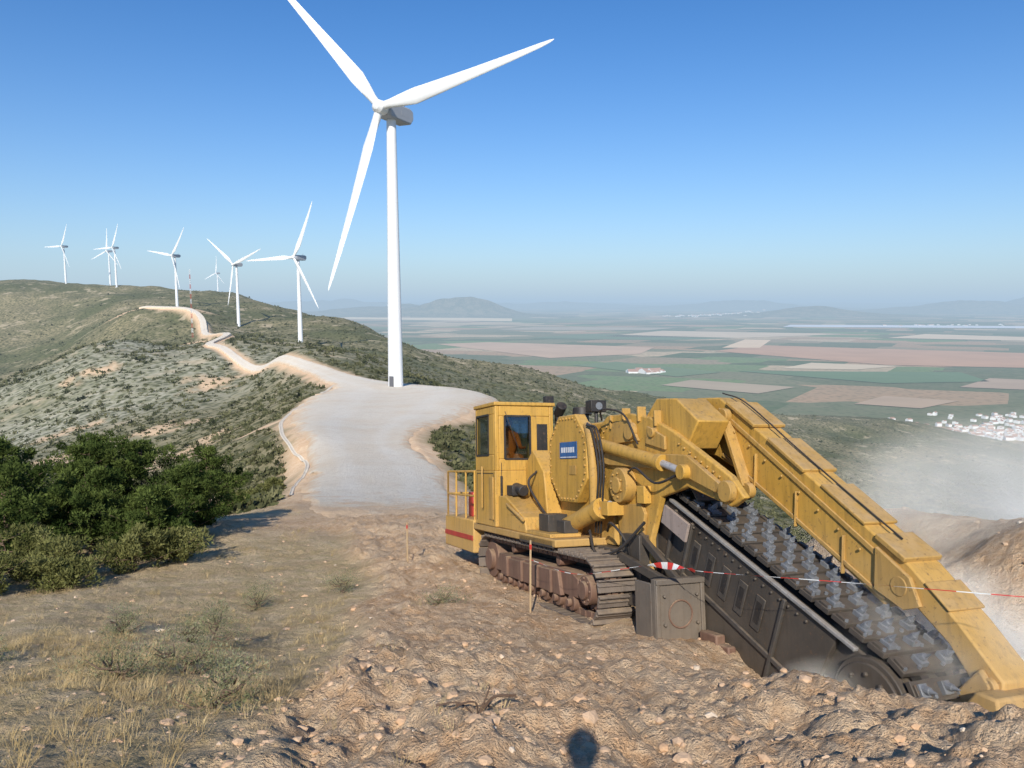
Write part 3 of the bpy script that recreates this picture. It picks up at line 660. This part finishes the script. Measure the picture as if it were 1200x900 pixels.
hr.make("handrail",yel,M,0)
MB().box(-6.2,-5.9,-1.2,-.9,1.22,1.75).cyl((-5.5,-1.1,1.22),(-5.5,-1.1,1.7),.14,.14,16).make("deck_equipment",redm,M,.02)
MB().cyl((-5.2,-1.2,1.22),(-5.2,-1.2,1.8),.12,.12,14).box(-5.6,-5.3,-.7,-.4,1.22,1.7).make("deck_equipment_dark",blk,M,.02)
# cab
c0s,c1s,ct0,ct1,ch0,ch1=-4.78,-3.6,-1.5,-.28,2.22,3.46
cb=MB().box(c0s,c1s,ct0,ct1,1.17,ch0)
w=.085
for s_ in(c0s,c1s-w):
    for t_ in(ct0,ct1-w): cb.box(s_,s_+w,t_,t_+w,ch0,ch1)
cb.box(c0s-.04,c1s+.04,ct0-.03,ct1+.03,ch1,ch1+.07)
cb.box(c0s+w,c1s-w,ct0,ct0+.05,ch1-.16,ch1); cb.box(c0s+w,c1s-w,ct0,ct0+.05,ch0,ch0+.30)
cb.box(c1s-.36,c1s-w,ct0,ct0+.05,ch0+.30,ch1-.16)
cb.box(c1s-.05,c1s,ct0+w,ct1-w,ch1-.20,ch1); cb.box(c1s-.05,c1s,ct0+w,ct1-w,ch0,ch0+.22)
cb.box(c1s-.05,c1s,ct0+w,ct0+.2,ch0+.22,ch1-.20); cb.box(c1s-.05,c1s,ct1-.50,ct1-w,ch0+.22,ch1-.20)
cb.box(c0s,c0s+.05,ct0+w,ct1-w,ch1-.2,ch1); cb.box(c0s,c0s+.05,ct0+w,ct1-w,ch0,ch0+.2)
cb.box(c0s+w,c1s-w,ct1-.05,ct1,ch1-.15,ch1); cb.box(c0s+w,c1s-w,ct1-.05,ct1,ch0,ch0+.3)
cb.make("cab_body",yel,M,.015)
MB().box(c0s+.09,c1s-.36,ct0+.018,ct0+.030,ch0+.30,ch1-.16).box(c1s-.032,c1s-.02,ct0+.2,ct1-.50,ch0+.22,ch1-.20).box(c0s+.02,c0s+.032,ct0+.085,ct1-.085,ch0+.2,ch1-.2).make("cab_glass",glass,M,0)
ws=MB()
def frame_lr(s0,s1,h0,h1,tt):
    for a_,b_,c_,d_ in((s0,s1,h0-.02,h0+.015),(s0,s1,h1-.015,h1+.02),(s0-.02,s0+.015,h0,h1),(s1-.015,s1+.02,h0,h1)): ws.box(a_,b_,tt-.012,tt+.004,c_,d_)
frame_lr(c0s+.09,c1s-.36,ch0+.30,ch1-.16,ct0)
for a_,b_,c_,d_ in((ct0+.2,ct1-.5,ch0+.20,ch0+.235),(ct0+.2,ct1-.5,ch1-.215,ch1-.18),(ct0+.18,ct0+.215,ch0+.22,ch1-.2),(ct1-.515,ct1-.48,ch0+.22,ch1-.2)): ws.box(c1s-.004,c1s+.012,a_,b_,c_,d_)
ws.box(c1s-.002,c1s+.006,ct0+.12,ct0+.13,1.3,ch0+.15).box(c1s-.002,c1s+.006,ct1-.12,ct1-.11,1.3,ch0+.15).box(c1s-.002,c1s+.006,ct0+.12,ct1-.11,1.3,1.31)
ws.box(c0s+.1,c1s-.1,ct0-.006,ct0+.002,2.16,2.175).box(c0s+.1,c0s+.11,ct0-.006,ct0+.002,1.25,2.16).box(c1s-.11,c1s-.1,ct0-.006,ct0+.002,1.25,2.16)
ws.make("window_seals",blk,M,0)
MB().box(c1s,c1s+.02,ct1-.36,ct1-.14,ch0+.35,ch1-.35).box(c1s,c1s+.03,ct0+.1,ct0+.14,ch0-.5,ch0-.1).cyl((c1s+.02,ct0+.2,3.35),(c1s+.06,ct0+.45,2.65),.008,.008,6).make("cab_vent",blk,M,.004)
MB().box(c1s-.3,c1s-.08,ct0-.03,ct0,1.3,2.1).cyl((c1s-.6,ct0-.06,1.5),(c1s-.6,ct0-.06,2.3),.02,.02,8).make("cab_side_panel",yel2,M,.01)
MB().box(-4.6,-4.15,-1.15,-.65,2.2,2.42).box(-4.68,-4.56,-1.15,-.65,2.42,3.0).make("operator_seat",blk,M,.03)
ex=MB().cyl((-4.2,.1,2.6),(-4.2,.1,3.42),.07,.07,14).cyl((-4.2,.1,3.35),(-4.0,.1,3.52),.1,.11,14).cyl((-3.6,.35,2.6),(-3.6,.35,3.3),.14,.14,16).cyl((-3.6,.35,3.3),(-3.6,.35,3.45),.2,.18,16)
ex.box(-4.9,-4.7,-.2,.1,3.3,3.55).box(-4.1,-3.95,-.28,-.1,3.55,3.7)
ex.cyl((-2.8,.25,2.6),(-2.8,.25,3.3),.035,.035,8).box(-2.95,-2.7,.1,.42,3.3,3.52); ex.make("exhaust_and_lights",blk,M,.01)
MB().cyl((-2.70,.26,3.41),(-2.69,.26,3.41),.07,.07,16).make("work_light_lens",grey,M,0)
MB().prism([(-3.58,1.16),(-3.58,1.75),(-3.2,1.75),(-2.3,1.42),(-2.2,1.16)],-1.45,-.95).make("tool_box",yel,M,.02)
MB().prism([(-3.55,2.35),(-3.2,2.6),(-2.7,2.2),(-2.5,1.2),(-3.55,1.2)],-.9,-.5).make("hydraulic_tank",yel,M,.02)
MB().box(-3.4,-3.1,-1.35,-1.05,1.76,1.95).cyl((-3.3,-1.2,1.9),(-2.9,-1.2,1.85),.1,.1,14).make("battery_box",blk,M,.015)
MB().box(-2.9,-2.5,-1.46,-1.0,1.43,1.5).cyl((-3.0,-1.5,1.62),(-2.2,-1.5,1.38),.03,.03,8).make("step",yel2,M,.01)
MB().cyl((-2.2,-1.2,1.28),(-1.3,-.9,1.28),.11,.11,16).box(-2.2,-1.2,-1.45,-.9,1.16,1.22).make("fender",yel,M,.01)
MB().box(-2.4,-1.0,-1.5,-1.44,1.02,1.14).box(-2.0,-1.6,-1.3,-.95,1.22,1.5).box(-1.5,-1.2,-1.2,-.95,1.22,1.42).make("valve_block",steel,M,.01)
def octa(c,r,q=.45): 
    return [(c[0]-r,c[1]-r*q),(c[0]-r,c[1]+r*q),(c[0]-r*q,c[1]+r),(c[0]+r*q,c[1]+r),(c[0]+r,c[1]+r*q),(c[0]+r,c[1]-r*q),(c[0]+r*q,c[1]-r),(c[0]-r*q,c[1]-r)]
MB().box(-2.6,-.6,-.62,1.2,1.06,2.55).prism([(-2.6,2.5),(-2.3,3.0),(-.7,3.0),(-.5,2.4)],-.6,1.2).make("gearbox_housing",yel,M,.03)
oc=(-1.85,2.42)
MB().prism(octa(oc,.74),-.82,-.62).make("gearbox_cover",yel,M,.02)
MB().bolts(octa(oc,.68),-.82,-.025,.11,.020).make("cover_bolts",yel2,M,0)
MB().box(-2.12,-1.45,-.835,-.822,2.42,2.70).make("name_plate",bluem,M,.002)
lt=MB()
for k in range(6): lt.box(-2.05+k*.09,-1.99+k*.09,-.838,-.834,2.52,2.61)
lt.box(-2.09,-1.47,-.838,-.834,2.435,2.45); lt.make("name_plate_lettering",wht,M,0)
MB().box(-1.75,-1.5,-.835,-.822,2.15,2.3).make("warning_label",yel2,M,.001)
hs_=MB()
for k in range(3):
    o_=k*.09
    hs_.tube([(-1.1+o_*.4,-.80-o_*.3,2.98-o_*.2),(-.82+o_,-.86,2.85),(-.60+o_,-.88,2.3),(-.66+o_,-.88,1.8),(-.9+o_,-.8,1.25)],.017,8)
hs_.tube([(-.6,-.8,3.0),(-.4,-.9,3.15),(0,-.75,3.05),(.3,-.7,2.6)],.016,8)
hs_.tube([(-.7,-1.0,1.3),(-.3,-1.1,1.0),(.2,-1.0,1.1),(.6,-.8,1.5)],.022,8)
hs_.tube([(-3.0,-.9,2.2),(-2.8,-1.15,2.0),(-2.4,-1.1,1.6),(-2.0,-1.0,1.3)],.022,8)
hs_.tube([(.1,-.75,2.2),(.5,-.85,2.25),(.9,-.8,2.05),(1.3,-.72,2.15)],.018,8)
hs_.tube([(-.5,-.8,1.3),(-.1,-.95,1.45),(.15,-.85,1.2),(.1,-.75,.9)],.02,8)
hs_.make("hydraulic_hoses",blk,M,0)
MB().tube([(-1.25,-.72,2.95),(-1.0,-.80,2.75),(-.92,-.80,2.2),(-1.0,-.76,1.5)],.075,14).make("cable_duct",yel2,M,0)
# boom carriage
car=[(-1.0,2.95),(-.75,3.08),(-.1,3.08),(.5,2.98),(1.1,2.75),(2.3,2.15),(2.55,1.9),(2.3,1.78),(1.4,2.0),(.75,1.85),(.45,1.25),(.45,.75),(-.35,.75),(-.5,1.5),(-.9,2.0)]
MB().prism(car,-.62,-.52).prism(car,.55,.65).make("boom_carriage",yel,M,.02)
MB().prism([(-1.0,2.95),(-.75,3.06),(-.1,3.06),(.5,2.96),(1.0,2.75),(.6,2.5),(-.6,2.5)],-.52,.55).make("carriage_top",yel,M,.02)
rb=MB().prism([(-.9,2.35),(-.7,2.5),(1.5,2.42),(2.2,2.05),(2.1,1.95),(1.2,2.22),(-.6,2.3)],-.70,-.62)
rb.prism([(-.4,.9),(-.2,1.7),(.3,1.75),(.4,1.6),(.2,.9)],-.68,-.62)
rb.prism([(-.7,2.62),(-.5,2.95),(.0,2.98),(.25,2.65)],-.665,-.62).prism([(.45,2.6),(.5,2.85),(.95,2.68),(.95,2.5)],-.665,-.62)
rb.cyl((-.15,-.80,2.0),(-.15,-.62,2.0),.26,.26,28).cyl((.05,-.72,2.8),(.05,-.62,2.8),.13,.13,20).cyl((2.3,-.72,1.97),(2.3,-.62,1.97),.13,.13,20)
rb.cyl((-.15,-.84,2.0),(-.15,-.80,2.0),.12,.12,20)
for q in(-.6,-.2,.25,.7): rb.box(q-.02,q+.02,-.66,-.52,2.98-abs(q)*.2,3.2-abs(q)*.2)
rb.bolts([(-.85,2.05),(-.9,2.8),(-.6,3.0)],-.62,-.03,.12,.018,False).bolts([(.0,2.0),(-.05,2.15),(-.2,2.2),(-.32,2.1),(-.33,1.9),(-.2,1.8),(-.05,1.85)],-.80,-.03,.1,.018)
rb.bolts([(1.2,2.6),(2.3,2.05)],-.62,-.03,.13,.018,False)
rb.make("carriage_ribs",yel2,M,.010)
cy=MB().cyl((-1.75,-.98,1.25),(-.55,-.91,1.62),.14,.14,24).cyl((-.6,-.91,1.60),(-.45,-.9,1.65),.165,.165,24).cyl((-1.9,-.98,1.2),(-1.7,-.98,1.26),.1,.17,20)
cy.cyl((-.75,-.74,2.62),(.95,-.74,2.33),.095,.095,22).cyl((.9,-.74,2.34),(1.02,-.74,2.32),.115,.115,22).cyl((1.5,-.80,2.2),(1.5,-.62,2.2),.1,.1,18)
cy.box(.3,.5,-.74,-.62,1.75,2.0).box(-.5,-.2,-.95,-.62,1.55,1.75); cy.make("hydraulic_cylinders",yel,M,.006)
MB().cyl((-.5,-.9,1.63),(-.25,-.87,1.71),.06,.06,20).cyl((.95,-.74,2.33),(1.5,-.74,2.2),.05,.05,20).make("piston_rods",paint("chrome_mat",(.42,.42,.43),.3,.25),M,0)
# digging boom
ca_=(-.05,1.73); cb_=(4.1,-.016)
bd=np.array(cb_)-np.array(ca_); BL=np.linalg.norm(bd); bd/=BL; bn=np.array([-bd[1],bd[0]])
def bp(s,h,t): p=np.array(ca_)+bd*s+bn*h; return np.array([p[0],t,p[1]])
T3=np.array([bd[0],0,bd[1]]); N3=np.array([bn[0],0,bn[1]])
def bbox(m,s0,s1,h0,h1,t0,t1): m.obox(bp((s0+s1)/2,(h0+h1)/2,(t0+t1)/2),(T3,(0,1,0),N3),((s1-s0)/2,(t1-t0)/2,(h1-h0)/2))
m=MB(); bbox(m,0,BL,-.36,.36,-.40,.30); m.cyl(bp(BL,0,-.4),bp(BL,0,.3),.36,.36,32); m.make("boom_body",steel,M,.02)
def bpp(l): return [tuple(bp(s_,h_,0)[[0,2]]) for s_,h_ in l]
m=MB().prism(bpp([(.4,.40),(BL-.55,.40),(BL-.62,.1),(BL-.70,-.45),(BL-1.1,-.95),(.6,-.95),(.3,-.5)]),-.47,-.405)
m.prism(bpp([(.4,.40),(BL-.5,.40),(BL-.7,-.5),(.6,-.9)]),.305,.36); m.make("boom_side_plate",steel,M,.01)
m=MB()
for k in range(5): bbox(m,1.42+k*.33,1.58+k*.33,-.28,.14,-.49,-.47)
for q in(.9,1.30,3.15): bbox(m,q,q+.05,-.9,.33,-.515,-.47)
bbox(m,.4,3.5,-.45,-.39,-.51,-.47)
m.bolts(bpp([(1.0,.28),(3.6,.28)]),-.47,-.03,.14,.018,False).bolts(bpp([(1.0,-.8),(3.2,-.8)]),-.47,-.03,.2,.018,False)
m.make("boom_stiffeners",paint("boom_grey",(.065,.06,.056),.35,.5),M,.01)
m=MB()
for k in range(5): bbox(m,1.455+k*.33,1.545+k*.33,-.2,.07,-.493,-.49)
m.make("boom_opening_shade",blk,M,0)  # flat black plates stand in for the shade inside the boom slots
m=MB(); bbox(m,.75,BL-.3,.385,.425,-.52,-.46); bbox(m,.75,BL-.02,.385,.43,.36,.42); m.make("chain_guide_rail",white_,M,.008)
m=MB().cyl(bp(BL,0,-.50),bp(BL,0,-.40),.45,.45,40); m.cyl(bp(BL,0,-.53),bp(BL,0,-.49),.40,.40,40); m.cyl(bp(BL,0,-.58),bp(BL,0,-.5),.17,.17,24)
for k in range(10): a_=k*.628; m.cyl(bp(BL+.30*math.cos(a_),.30*math.sin(a_),-.56),bp(BL+.30*math.cos(a_),.30*math.sin(a_),-.5),.025,.025,6)
m.make("nose_wheel",steel,M,.01)
pl=MB(); th_=MB(); tk=MB(); lk=MB()
loop,tot=stadium(ca_,cb_,.50,50)
for k,(p,t,o) in enumerate(loop):
    c=np.array([p[0],-.04,p[1]]); Tt=np.array([t[0],0,t[1]]); O=np.array([o[0],0,o[1]]); Yv=np.array([0,1.,0])
    pl.obox(c+O*.02,(Tt,Yv,O),(.10,.42,.028))
    for sg in(-1,1): pl.obox(c+O*.045+Yv*sg*.37,(Tt,Yv,O),(.06,.035,.03))
    for dt in(-.16,.16): lk.obox(c-O*.05+Yv*dt,(Tt,Yv,O),(.125,.05,.05))
    for dt in ((-.27,.03,.30) if k%3==0 else ((-.14,.17) if k%3==1 else (-.33,-.05,.24))):
        b_=c+Yv*dt+O*.05
        th_.obox(b_+O*.02,(Tt,Yv,O),(.06,.05,.028))
        th_.cyl(b_+O*.03-Tt*.02,b_+O*.10+Tt*.02,.040,.034,10)
        tk.cyl(b_+O*.10+Tt*.02,b_+O*.165+Tt*.055,.026,.005,8)
    for dt in(-.38,.38,-.2,.1):
        tk.cyl(c+Yv*dt+O*.045+Tt*.06,c+Yv*dt+O*.075+Tt*.06,.02,.02,6)
pl.make("digging_chain_plates",steel,M,.006); lk.make("digging_chain_links",blk,M,.004)
th_.make("digging_chain_tool_holders",grey,M,.004); tk.make("digging_chain_teeth",grey,M,0)
m=MB(); m.obox((1.15,-.66,1.52),((.92,0,-.38),(0,1,0),(.38,0,.92)),(.30,.02,.13)); m.make("deflector_plate",paint("pink_rubber",(.38,.30,.26),.4,.7),M,.005)
# crumber box
B0=1.5
m=MB().box(B0-.1,B0,-1.22,-.50,-.35,.86).box(B0-.5,B0-.1,-1.22,-1.18,-.3,.80).box(B0-.5,B0-.1,-.54,-.51,-.3,.7).box(B0,B0+.04,-1.22,-.50,.79,.86).box(B0,B0+.04,-1.22,-.50,-.30,-.16).box(B0,B0+.03,-1.22,-1.16,-.16,.79).box(B0,B0+.03,-.56,-.50,-.16,.79)
for q in(-1.1,-.62): 
    for z_ in(.0,.3,.65): m.cyl((B0,q,z_),(B0+.05,q,z_),.022,.022,6)
m.make("crumber_box",paint("crumber_steel",(.10,.092,.085),.4,.5,low=.35),M,.01)
rg=MB()
for k in range(24):
    a_=k*6.283/24; b_=(k+1)*6.283/24; rg.cyl((B0+.01,-.86+.17*math.cos(a_),.42+.17*math.sin(a_)),(B0+.01,-.86+.17*math.cos(b_),.42+.17*math.sin(b_)),.012,.012,6)
rg.make("crumber_ring",rust,M,0)
MB().box(1.6,1.95,-.66,-.52,-.3,.22).box(1.55,2.15,-.64,-.52,-.35,.12).make("crumber_foot",rust,M,.02)
MB().box(.1,1.4,-.95,-.85,.35,.5).beam((.0,-.9,1.0),(1.4,-.9,.75),.08,.12).box(-.1,.4,-.78,.78,.6,1.3).beam((.3,-.7,1.3),(1.3,-.75,.8),.07,.10).make("crumber_arm",steel,M,.01)
# crumb shoe beam
bt0,bt1=.12,.56
beam=[(.35,3.0),(.62,3.26),(1.15,3.22),(2.0,2.68),(4.12,1.27),(4.62,.80),(5.02,.36),(5.0,.1),(4.85,.1),(4.50,.58),(4.08,.93),(3.80,.80),(1.75,2.10),(1.05,2.40),(.5,2.5)]
MB().prism(beam,bt0,bt1).make("shoe_beam",yel,M,.02)
sh=MB().prism([(4.45,-.05),(4.8,.12),(4.95,.30),(5.15,.28),(5.22,-.45),(4.45,-.45)],-.15,.62).prism([(4.5,.1),(4.85,.45),(4.95,.3),(4.7,-.05)],.05,.12); sh.make("crumb_shoe",yel2,M,.025)
pt=MB()
def pbox(m,s0,h0,s1,h1,t0,t1,th): m.beam((s0,(t0+t1)/2,h0),(s1,(t0+t1)/2,h1),t1-t0,th)
pbox(pt,1.35,3.13,1.9,2.78,.08,.60,.05); pbox(pt,2.15,2.60,2.75,2.20,.08,.60,.05); pbox(pt,3.0,2.04,3.6,1.64,.10,.58,.04); pbox(pt,3.75,1.53,4.1,1.31,.08,.6,.06); pbox(pt,4.3,1.12,4.55,.89,.1,.58,.03)
pt.make("beam_top_plates",yel2,M,.012)
st=MB()
pbox(st,1.15,3.05,3.95,1.20,.095,.12,.06); pbox(st,1.2,2.43,3.8,.90,.095,.12,.05)
st.cyl((4.02,.06,1.05),(4.02,.62,1.05),.10,.10,24).cyl((4.90,.06,.30),(4.90,.62,.30),.075,.075,24).cyl((1.0,.0,2.85),(1.0,.66,2.85),.15,.15,24).cyl((.65,-.7,2.75),(.65,.1,2.75),.07,.07,16)
st.beam((1.35,.05,2.95),(1.75,.05,2.0),.06,.16,(0,1,0)).cyl((1.35,-.0,2.95),(1.35,.1,2.95),.1,.1,20).cyl((1.78,.0,1.95),(1.78,.1,1.95),.1,.1,20)
for q in range(9): s_=1.5+q*.29; st.cyl((s_,.10,2.72-q*.193),(s_,.075,2.72-q*.193),.018,.018,6)
for q in (1.9,2.6,3.3):
    hc=3.0-.661*(q-1.15); st.beam((q,.107,hc-.08),(q-.05,.107,hc-.50),.022,.05,(0,1,0))
st.prism([(3.75,1.42),(4.15,1.15),(4.25,.88),(4.05,.82),(3.7,.98)],.07,.12); st.make("beam_brackets",yel2,M,.008)
MB().prism([(.3,3.0),(.6,3.24),(1.1,3.2),(1.6,2.86),(1.3,2.5),(.5,2.6)],-.55,-.05).make("beam_root",yel,M,.02)
MB().tube([(1.0,.3,3.3),(1.5,.3,3.12),(2.4,.3,2.50),(3.2,.3,1.96),(3.9,.3,1.50)],.010,8).make("beam_hydraulic_line",blk,M,0)
gd=MB()
for k in range(13):
    a_=math.radians(55+k*9); b_=math.radians(55+(k+1)*9)
    p=lambda q:bp(.9+.70*math.cos(q),.05+.72*math.sin(q),-.04)
    gd.beam(p(a_),p(b_),.86,.03,(p(a_)-bp(.9,0.05,-.04)))
gd.make("chain_guard",steel,M,.004)

# ------------------------------------------------------------ people
def person(name,J,links,rad,mats_, parent=None,head=None,face=(1,0,0),hands=()):
    E=empty(name)
    if parent: E.parent=parent
    me=bpy.data.meshes.new("body"); names=list(J); V=[J[k] for k in names]; Ed=[(names.index(a),names.index(b)) for a,b in links]; R=[rad[k] for k in names]
    for (root,dirv,side) in hands:
        rv=Vector(J[root]); d=Vector(dirv).normalized(); sd=Vector(side).normalized(); nn=d.cross(sd)
        ri=names.index(root); pi=len(V); V.append(tuple(rv+d*.05)); R.append(.028); Ed.append((ri,pi))
        for q,l in zip((-.03,-.010,.010,.03),(.075,.085,.08,.06)):
            b=rv+d*.09+sd*q; i0=len(V); V+= [tuple(b),tuple(b+d*l*.5+nn*.01),tuple(b+d*l*.8+nn*.035)]; R+=[.010,.009,.008]; Ed+=[(pi,i0),(i0,i0+1),(i0+1,i0+2)]
        i0=len(V); V+= [tuple(rv+d*.05-sd*.04),tuple(rv+d*.085-sd*.06+nn*.02)]; R+=[.012,.010]; Ed+=[(pi,i0),(i0,i0+1)]
    me.from_pydata(V,Ed,[]); o=bpy.data.objects.new("body",me); COL.objects.link(o); o.parent=E
    sm=o.modifiers.new('skin','SKIN'); sm.use_smooth_shade=True
    for i,sv in enumerate(me.skin_vertices[0].data): sv.radius=(R[i],R[i]); sv.use_root=(i==0)
    o.modifiers.new('s','SUBSURF').levels=1; o.modifiers['s'].render_levels=1
    me.materials.append(mats_[0])
    hp=Vector(head); f=Vector(face).normalized(); up=Vector((0,0,1)); sd=f.cross(up)
    def ell(nm,c,r,mt,sub=3):
        bm=bmesh.new(); bmesh.ops.create_icosphere(bm,subdivisions=sub,radius=1)
        for v in bm.verts:
            q=v.co.copy(); v.co=c+f*q.x*r[0]+sd*q.y*r[1]*(1-.15*max(0,-q.z))+up*q.z*r[2]
        for ff in bm.faces: ff.smooth=True
        m2=bpy.data.meshes.new(nm); bm.to_mesh(m2); bm.free(); m2.materials.append(mt); oo=bpy.data.objects.new(nm,m2); COL.objects.link(oo); oo.parent=E
    ell("head",hp,(.10,.078,.122),mats_[1]); ell("hair",hp+up*.035-f*.022,(.103,.086,.105),mats_[2])
    ell("nose",hp+f*.102-up*.01,(.016,.012,.022),mats_[1],2)
    for s_ in(-1,1): ell("eye",hp+f*.088+sd*.032*s_+up*.012,(.010,.013,.009),mats_[2],2); ell("ear",hp+sd*.078*s_,(.02,.01,.03),mats_[1],2)
    ell("mouth",hp+f*.092-up*.055,(.008,.025,.006),mats_[3],2)
    return E
skin=simple("skin_mat",(.45,.26,.18),.6); hair=simple("hair_mat",(.03,.02,.015),.7); lip=simple("lip_mat",(.35,.13,.11),.6); orange=simple("orange_workwear",(.85,.20,.03),.8); cloth=simple("blue_workwear",(.06,.09,.18),.9)
L_=[("pel","wa"),("wa","ch"),("ch","nk"),("nk","hd"),("ch","ls"),("ls","le"),("le","lw"),("ch","rs"),("rs","re"),("re","rw"),("pel","lh"),("lh","lk"),("lk","la"),("la","lt"),("pel","rh"),("rh","rk"),("rk","ra"),("ra","rt")]
RA=dict(pel=.15,wa=.135,ch=.15,nk=.055,hd=.05,ls=.065,le=.045,lw=.03,rs=.065,re=.045,rw=.03,lh=.10,lk=.065,la=.045,lt=.035,rh=.10,rk=.065,ra=.045,rt=.035)
bs,bt_=-4.22,-1.02
J=dict(pel=(bs,bt_,2.50),wa=(bs,bt_,2.66),ch=(bs+.02,bt_,2.86),nk=(bs+.03,bt_,3.02),hd=(bs+.04,bt_,3.10),ls=(bs+.02,bt_+.19,2.93),le=(bs+.1,bt_+.24,2.68),lw=(bs+.33,bt_+.18,2.66),
 rs=(bs+.02,bt_-.19,2.93),re=(bs+.1,bt_-.24,2.68),rw=(bs+.33,bt_-.18,2.66),lh=(bs+.05,bt_+.1,2.46),lk=(bs+.42,bt_+.14,2.48),la=(bs+.46,bt_+.14,2.28),lt=(bs+.56,bt_+.14,2.25),rh=(bs+.05,bt_-.1,2.46),rk=(bs+.42,bt_-.14,2.48),ra=(bs+.46,bt_-.14,2.28),rt=(bs+.56,bt_-.14,2.25))
person("machine_operator",J,L_,RA,(orange,skin,hair,lip),M,(bs+.06,bt_,3.17),(1,-.3,0),[("lw",(1,0,-.1),(0,1,0)),("rw",(1,0,-.1),(0,-1,0))])
gx,gy=-.06,-.44; gz=T1(gx,gy)
J=dict(pel=(gx,gy,gz+.95),wa=(gx,gy,gz+1.12),ch=(gx,gy,gz+1.36),nk=(gx,gy+.02,gz+1.52),hd=(gx,gy+.03,gz+1.6),ls=(gx-.2,gy,gz+1.43),le=(gx-.27,gy+.10,gz+1.16),lw=(gx-.05,gy+.28,-.17),
 rs=(gx+.2,gy,gz+1.43),re=(gx+.27,gy+.10,gz+1.16),rw=(gx+.17,gy+.28,-.17),lh=(gx-.1,gy,gz+.9),lk=(gx-.12,gy+.03,gz+.5),la=(gx-.13,gy,gz+.09),lt=(gx-.14,gy+.17,gz+.04),rh=(gx+.1,gy,gz+.9),rk=(gx+.12,gy+.03,gz+.5),ra=(gx+.13,gy,gz+.09),rt=(gx+.14,gy+.17,gz+.04))
ph=person("photographer",J,L_,RA,(cloth,skin,hair,lip),None,(gx,gy+.04,gz+1.70),(0,1,-.1),[("lw",(.15,.5,.7),(0,1,0)),("rw",(-.15,.5,.7),(0,1,0))])
MB().box(-.08,.08,-.06,-.045,-.09,-.01).make("phone",blk,ph,.004)

# ------------------------------------------------------------ stakes, tape, root
wood=simple("wood_mat",(.42,.30,.17),.85,scale=10)
def stake(x,y,h):
    z=T1(x,y); E=empty("wooden_stake",(x,y,z)); MB().prism([(-.014,0),(-.014,h),(.014,h+.0),(.014,0),(0,-.25)],-.014,.014).make("post",wood,E,.003)
    MB().box(-.017,.017,-.017,.017,h-.14,h-.06).make("flag_band",redm,E,.001)
stake(.28,11.0,1.12); stake(-2.3,16,.9); stake(4.6,5.35,1.1)
tp=catmull([(.28,11,-3.9),(.9,10.0,-3.75),(1.75,9.05,-3.28),(2.2,8.2,-3.05),(3.0,6.6,-2.55),(4.6,5.35,-2.25)],26)
V=[];F=[];MI=[]
for i_,p in enumerate(tp):
    tw=i_*.16; fr_=.045 if 50<i_<74 else .0045
    V+= [(p[0]-fr_*math.sin(tw)*.5,p[1],p[2]-fr_*math.cos(tw)),(p[0]+fr_*math.sin(tw)*.5,p[1],p[2]+fr_*math.cos(tw))]
    if i_: F.append((2*i_-2,2*i_-1,2*i_+1,2*i_)); MI.append((i_//3)%2)
mesh_np("barrier_tape",V,F,[simple("tape_red",(.6,.05,.04),.5),simple("tape_white",(.75,.75,.72),.5)],midx=MI)
rt=MB(); rx,ry=-.20,4.1
for k in range(8):
    an=rng.uniform(0,6.28); L=rng.uniform(.12,.30); z0=T1(rx,ry)
    e_=(rx+L*math.cos(an),ry+L*math.sin(an)*.6,z0+rng.uniform(-.02,.16)); mid=((rx+e_[0])/2+rng.normal()*.03,(ry+e_[1])/2,(z0+e_[2])/2+.05)
    rt.tube([(rx,ry,z0-.02),mid,e_],.005,6,5)
rt.make("dead_root",simple("root_mat",(.12,.075,.05),.9),None,0)

# ------------------------------------------------------------ dust
def dust(name,c,r,dens,scale,thr=.45,step=4.0):
    bm=bmesh.new(); bmesh.ops.create_icosphere(bm,subdivisions=3,radius=1); me=bpy.data.meshes.new(name); bm.to_mesh(me); bm.free()
    o=bpy.data.objects.new(name,me); COL.objects.link(o); o.location=c; o.scale=r
    g=G(name+"_mat"); tc=g.n.new('ShaderNodeTexCoord'); ln=g.n.new('ShaderNodeVectorMath'); ln.operation='LENGTH'; g.l.new(tc.outputs['Object'],ln.inputs[0])
    fall=g.ramp(ln.outputs['Value'],[(.05,1),(.5,.4),(1,0)]); nz=g.ramp(g.noise(scale,2,.6),[(thr-.12,0),(thr+.2,1)])
    d=g.math('MULTIPLY',g.math('MULTIPLY',fall,nz),dens)
    vs=g.n.new('ShaderNodeVolumeScatter'); vs.inputs['Color'].default_value=(1.0,.94,.84,1); vs.inputs['Anisotropy'].default_value=-.4; g.l.new(d,vs.inputs['Density'])
    g.l.new(vs.outputs[0],g.out.inputs['Volume']); me.materials.append(g.m)
    try: g.m.cycles.volume_step_rate=step
    except Exception: pass
dust("dust_cloud",(4.6,7.5,-3.5),(1.4,1.5,.8),2.6,1.5,.46,3)
dust("dust_cloud",(8.2,11.2,-3.7),(3.8,3.2,2.1),1.0,.6,.42)
dust("dust_cloud",(3.3,6.9,-3.95),(.9,.8,.45),1.8,2.0,.48,3)
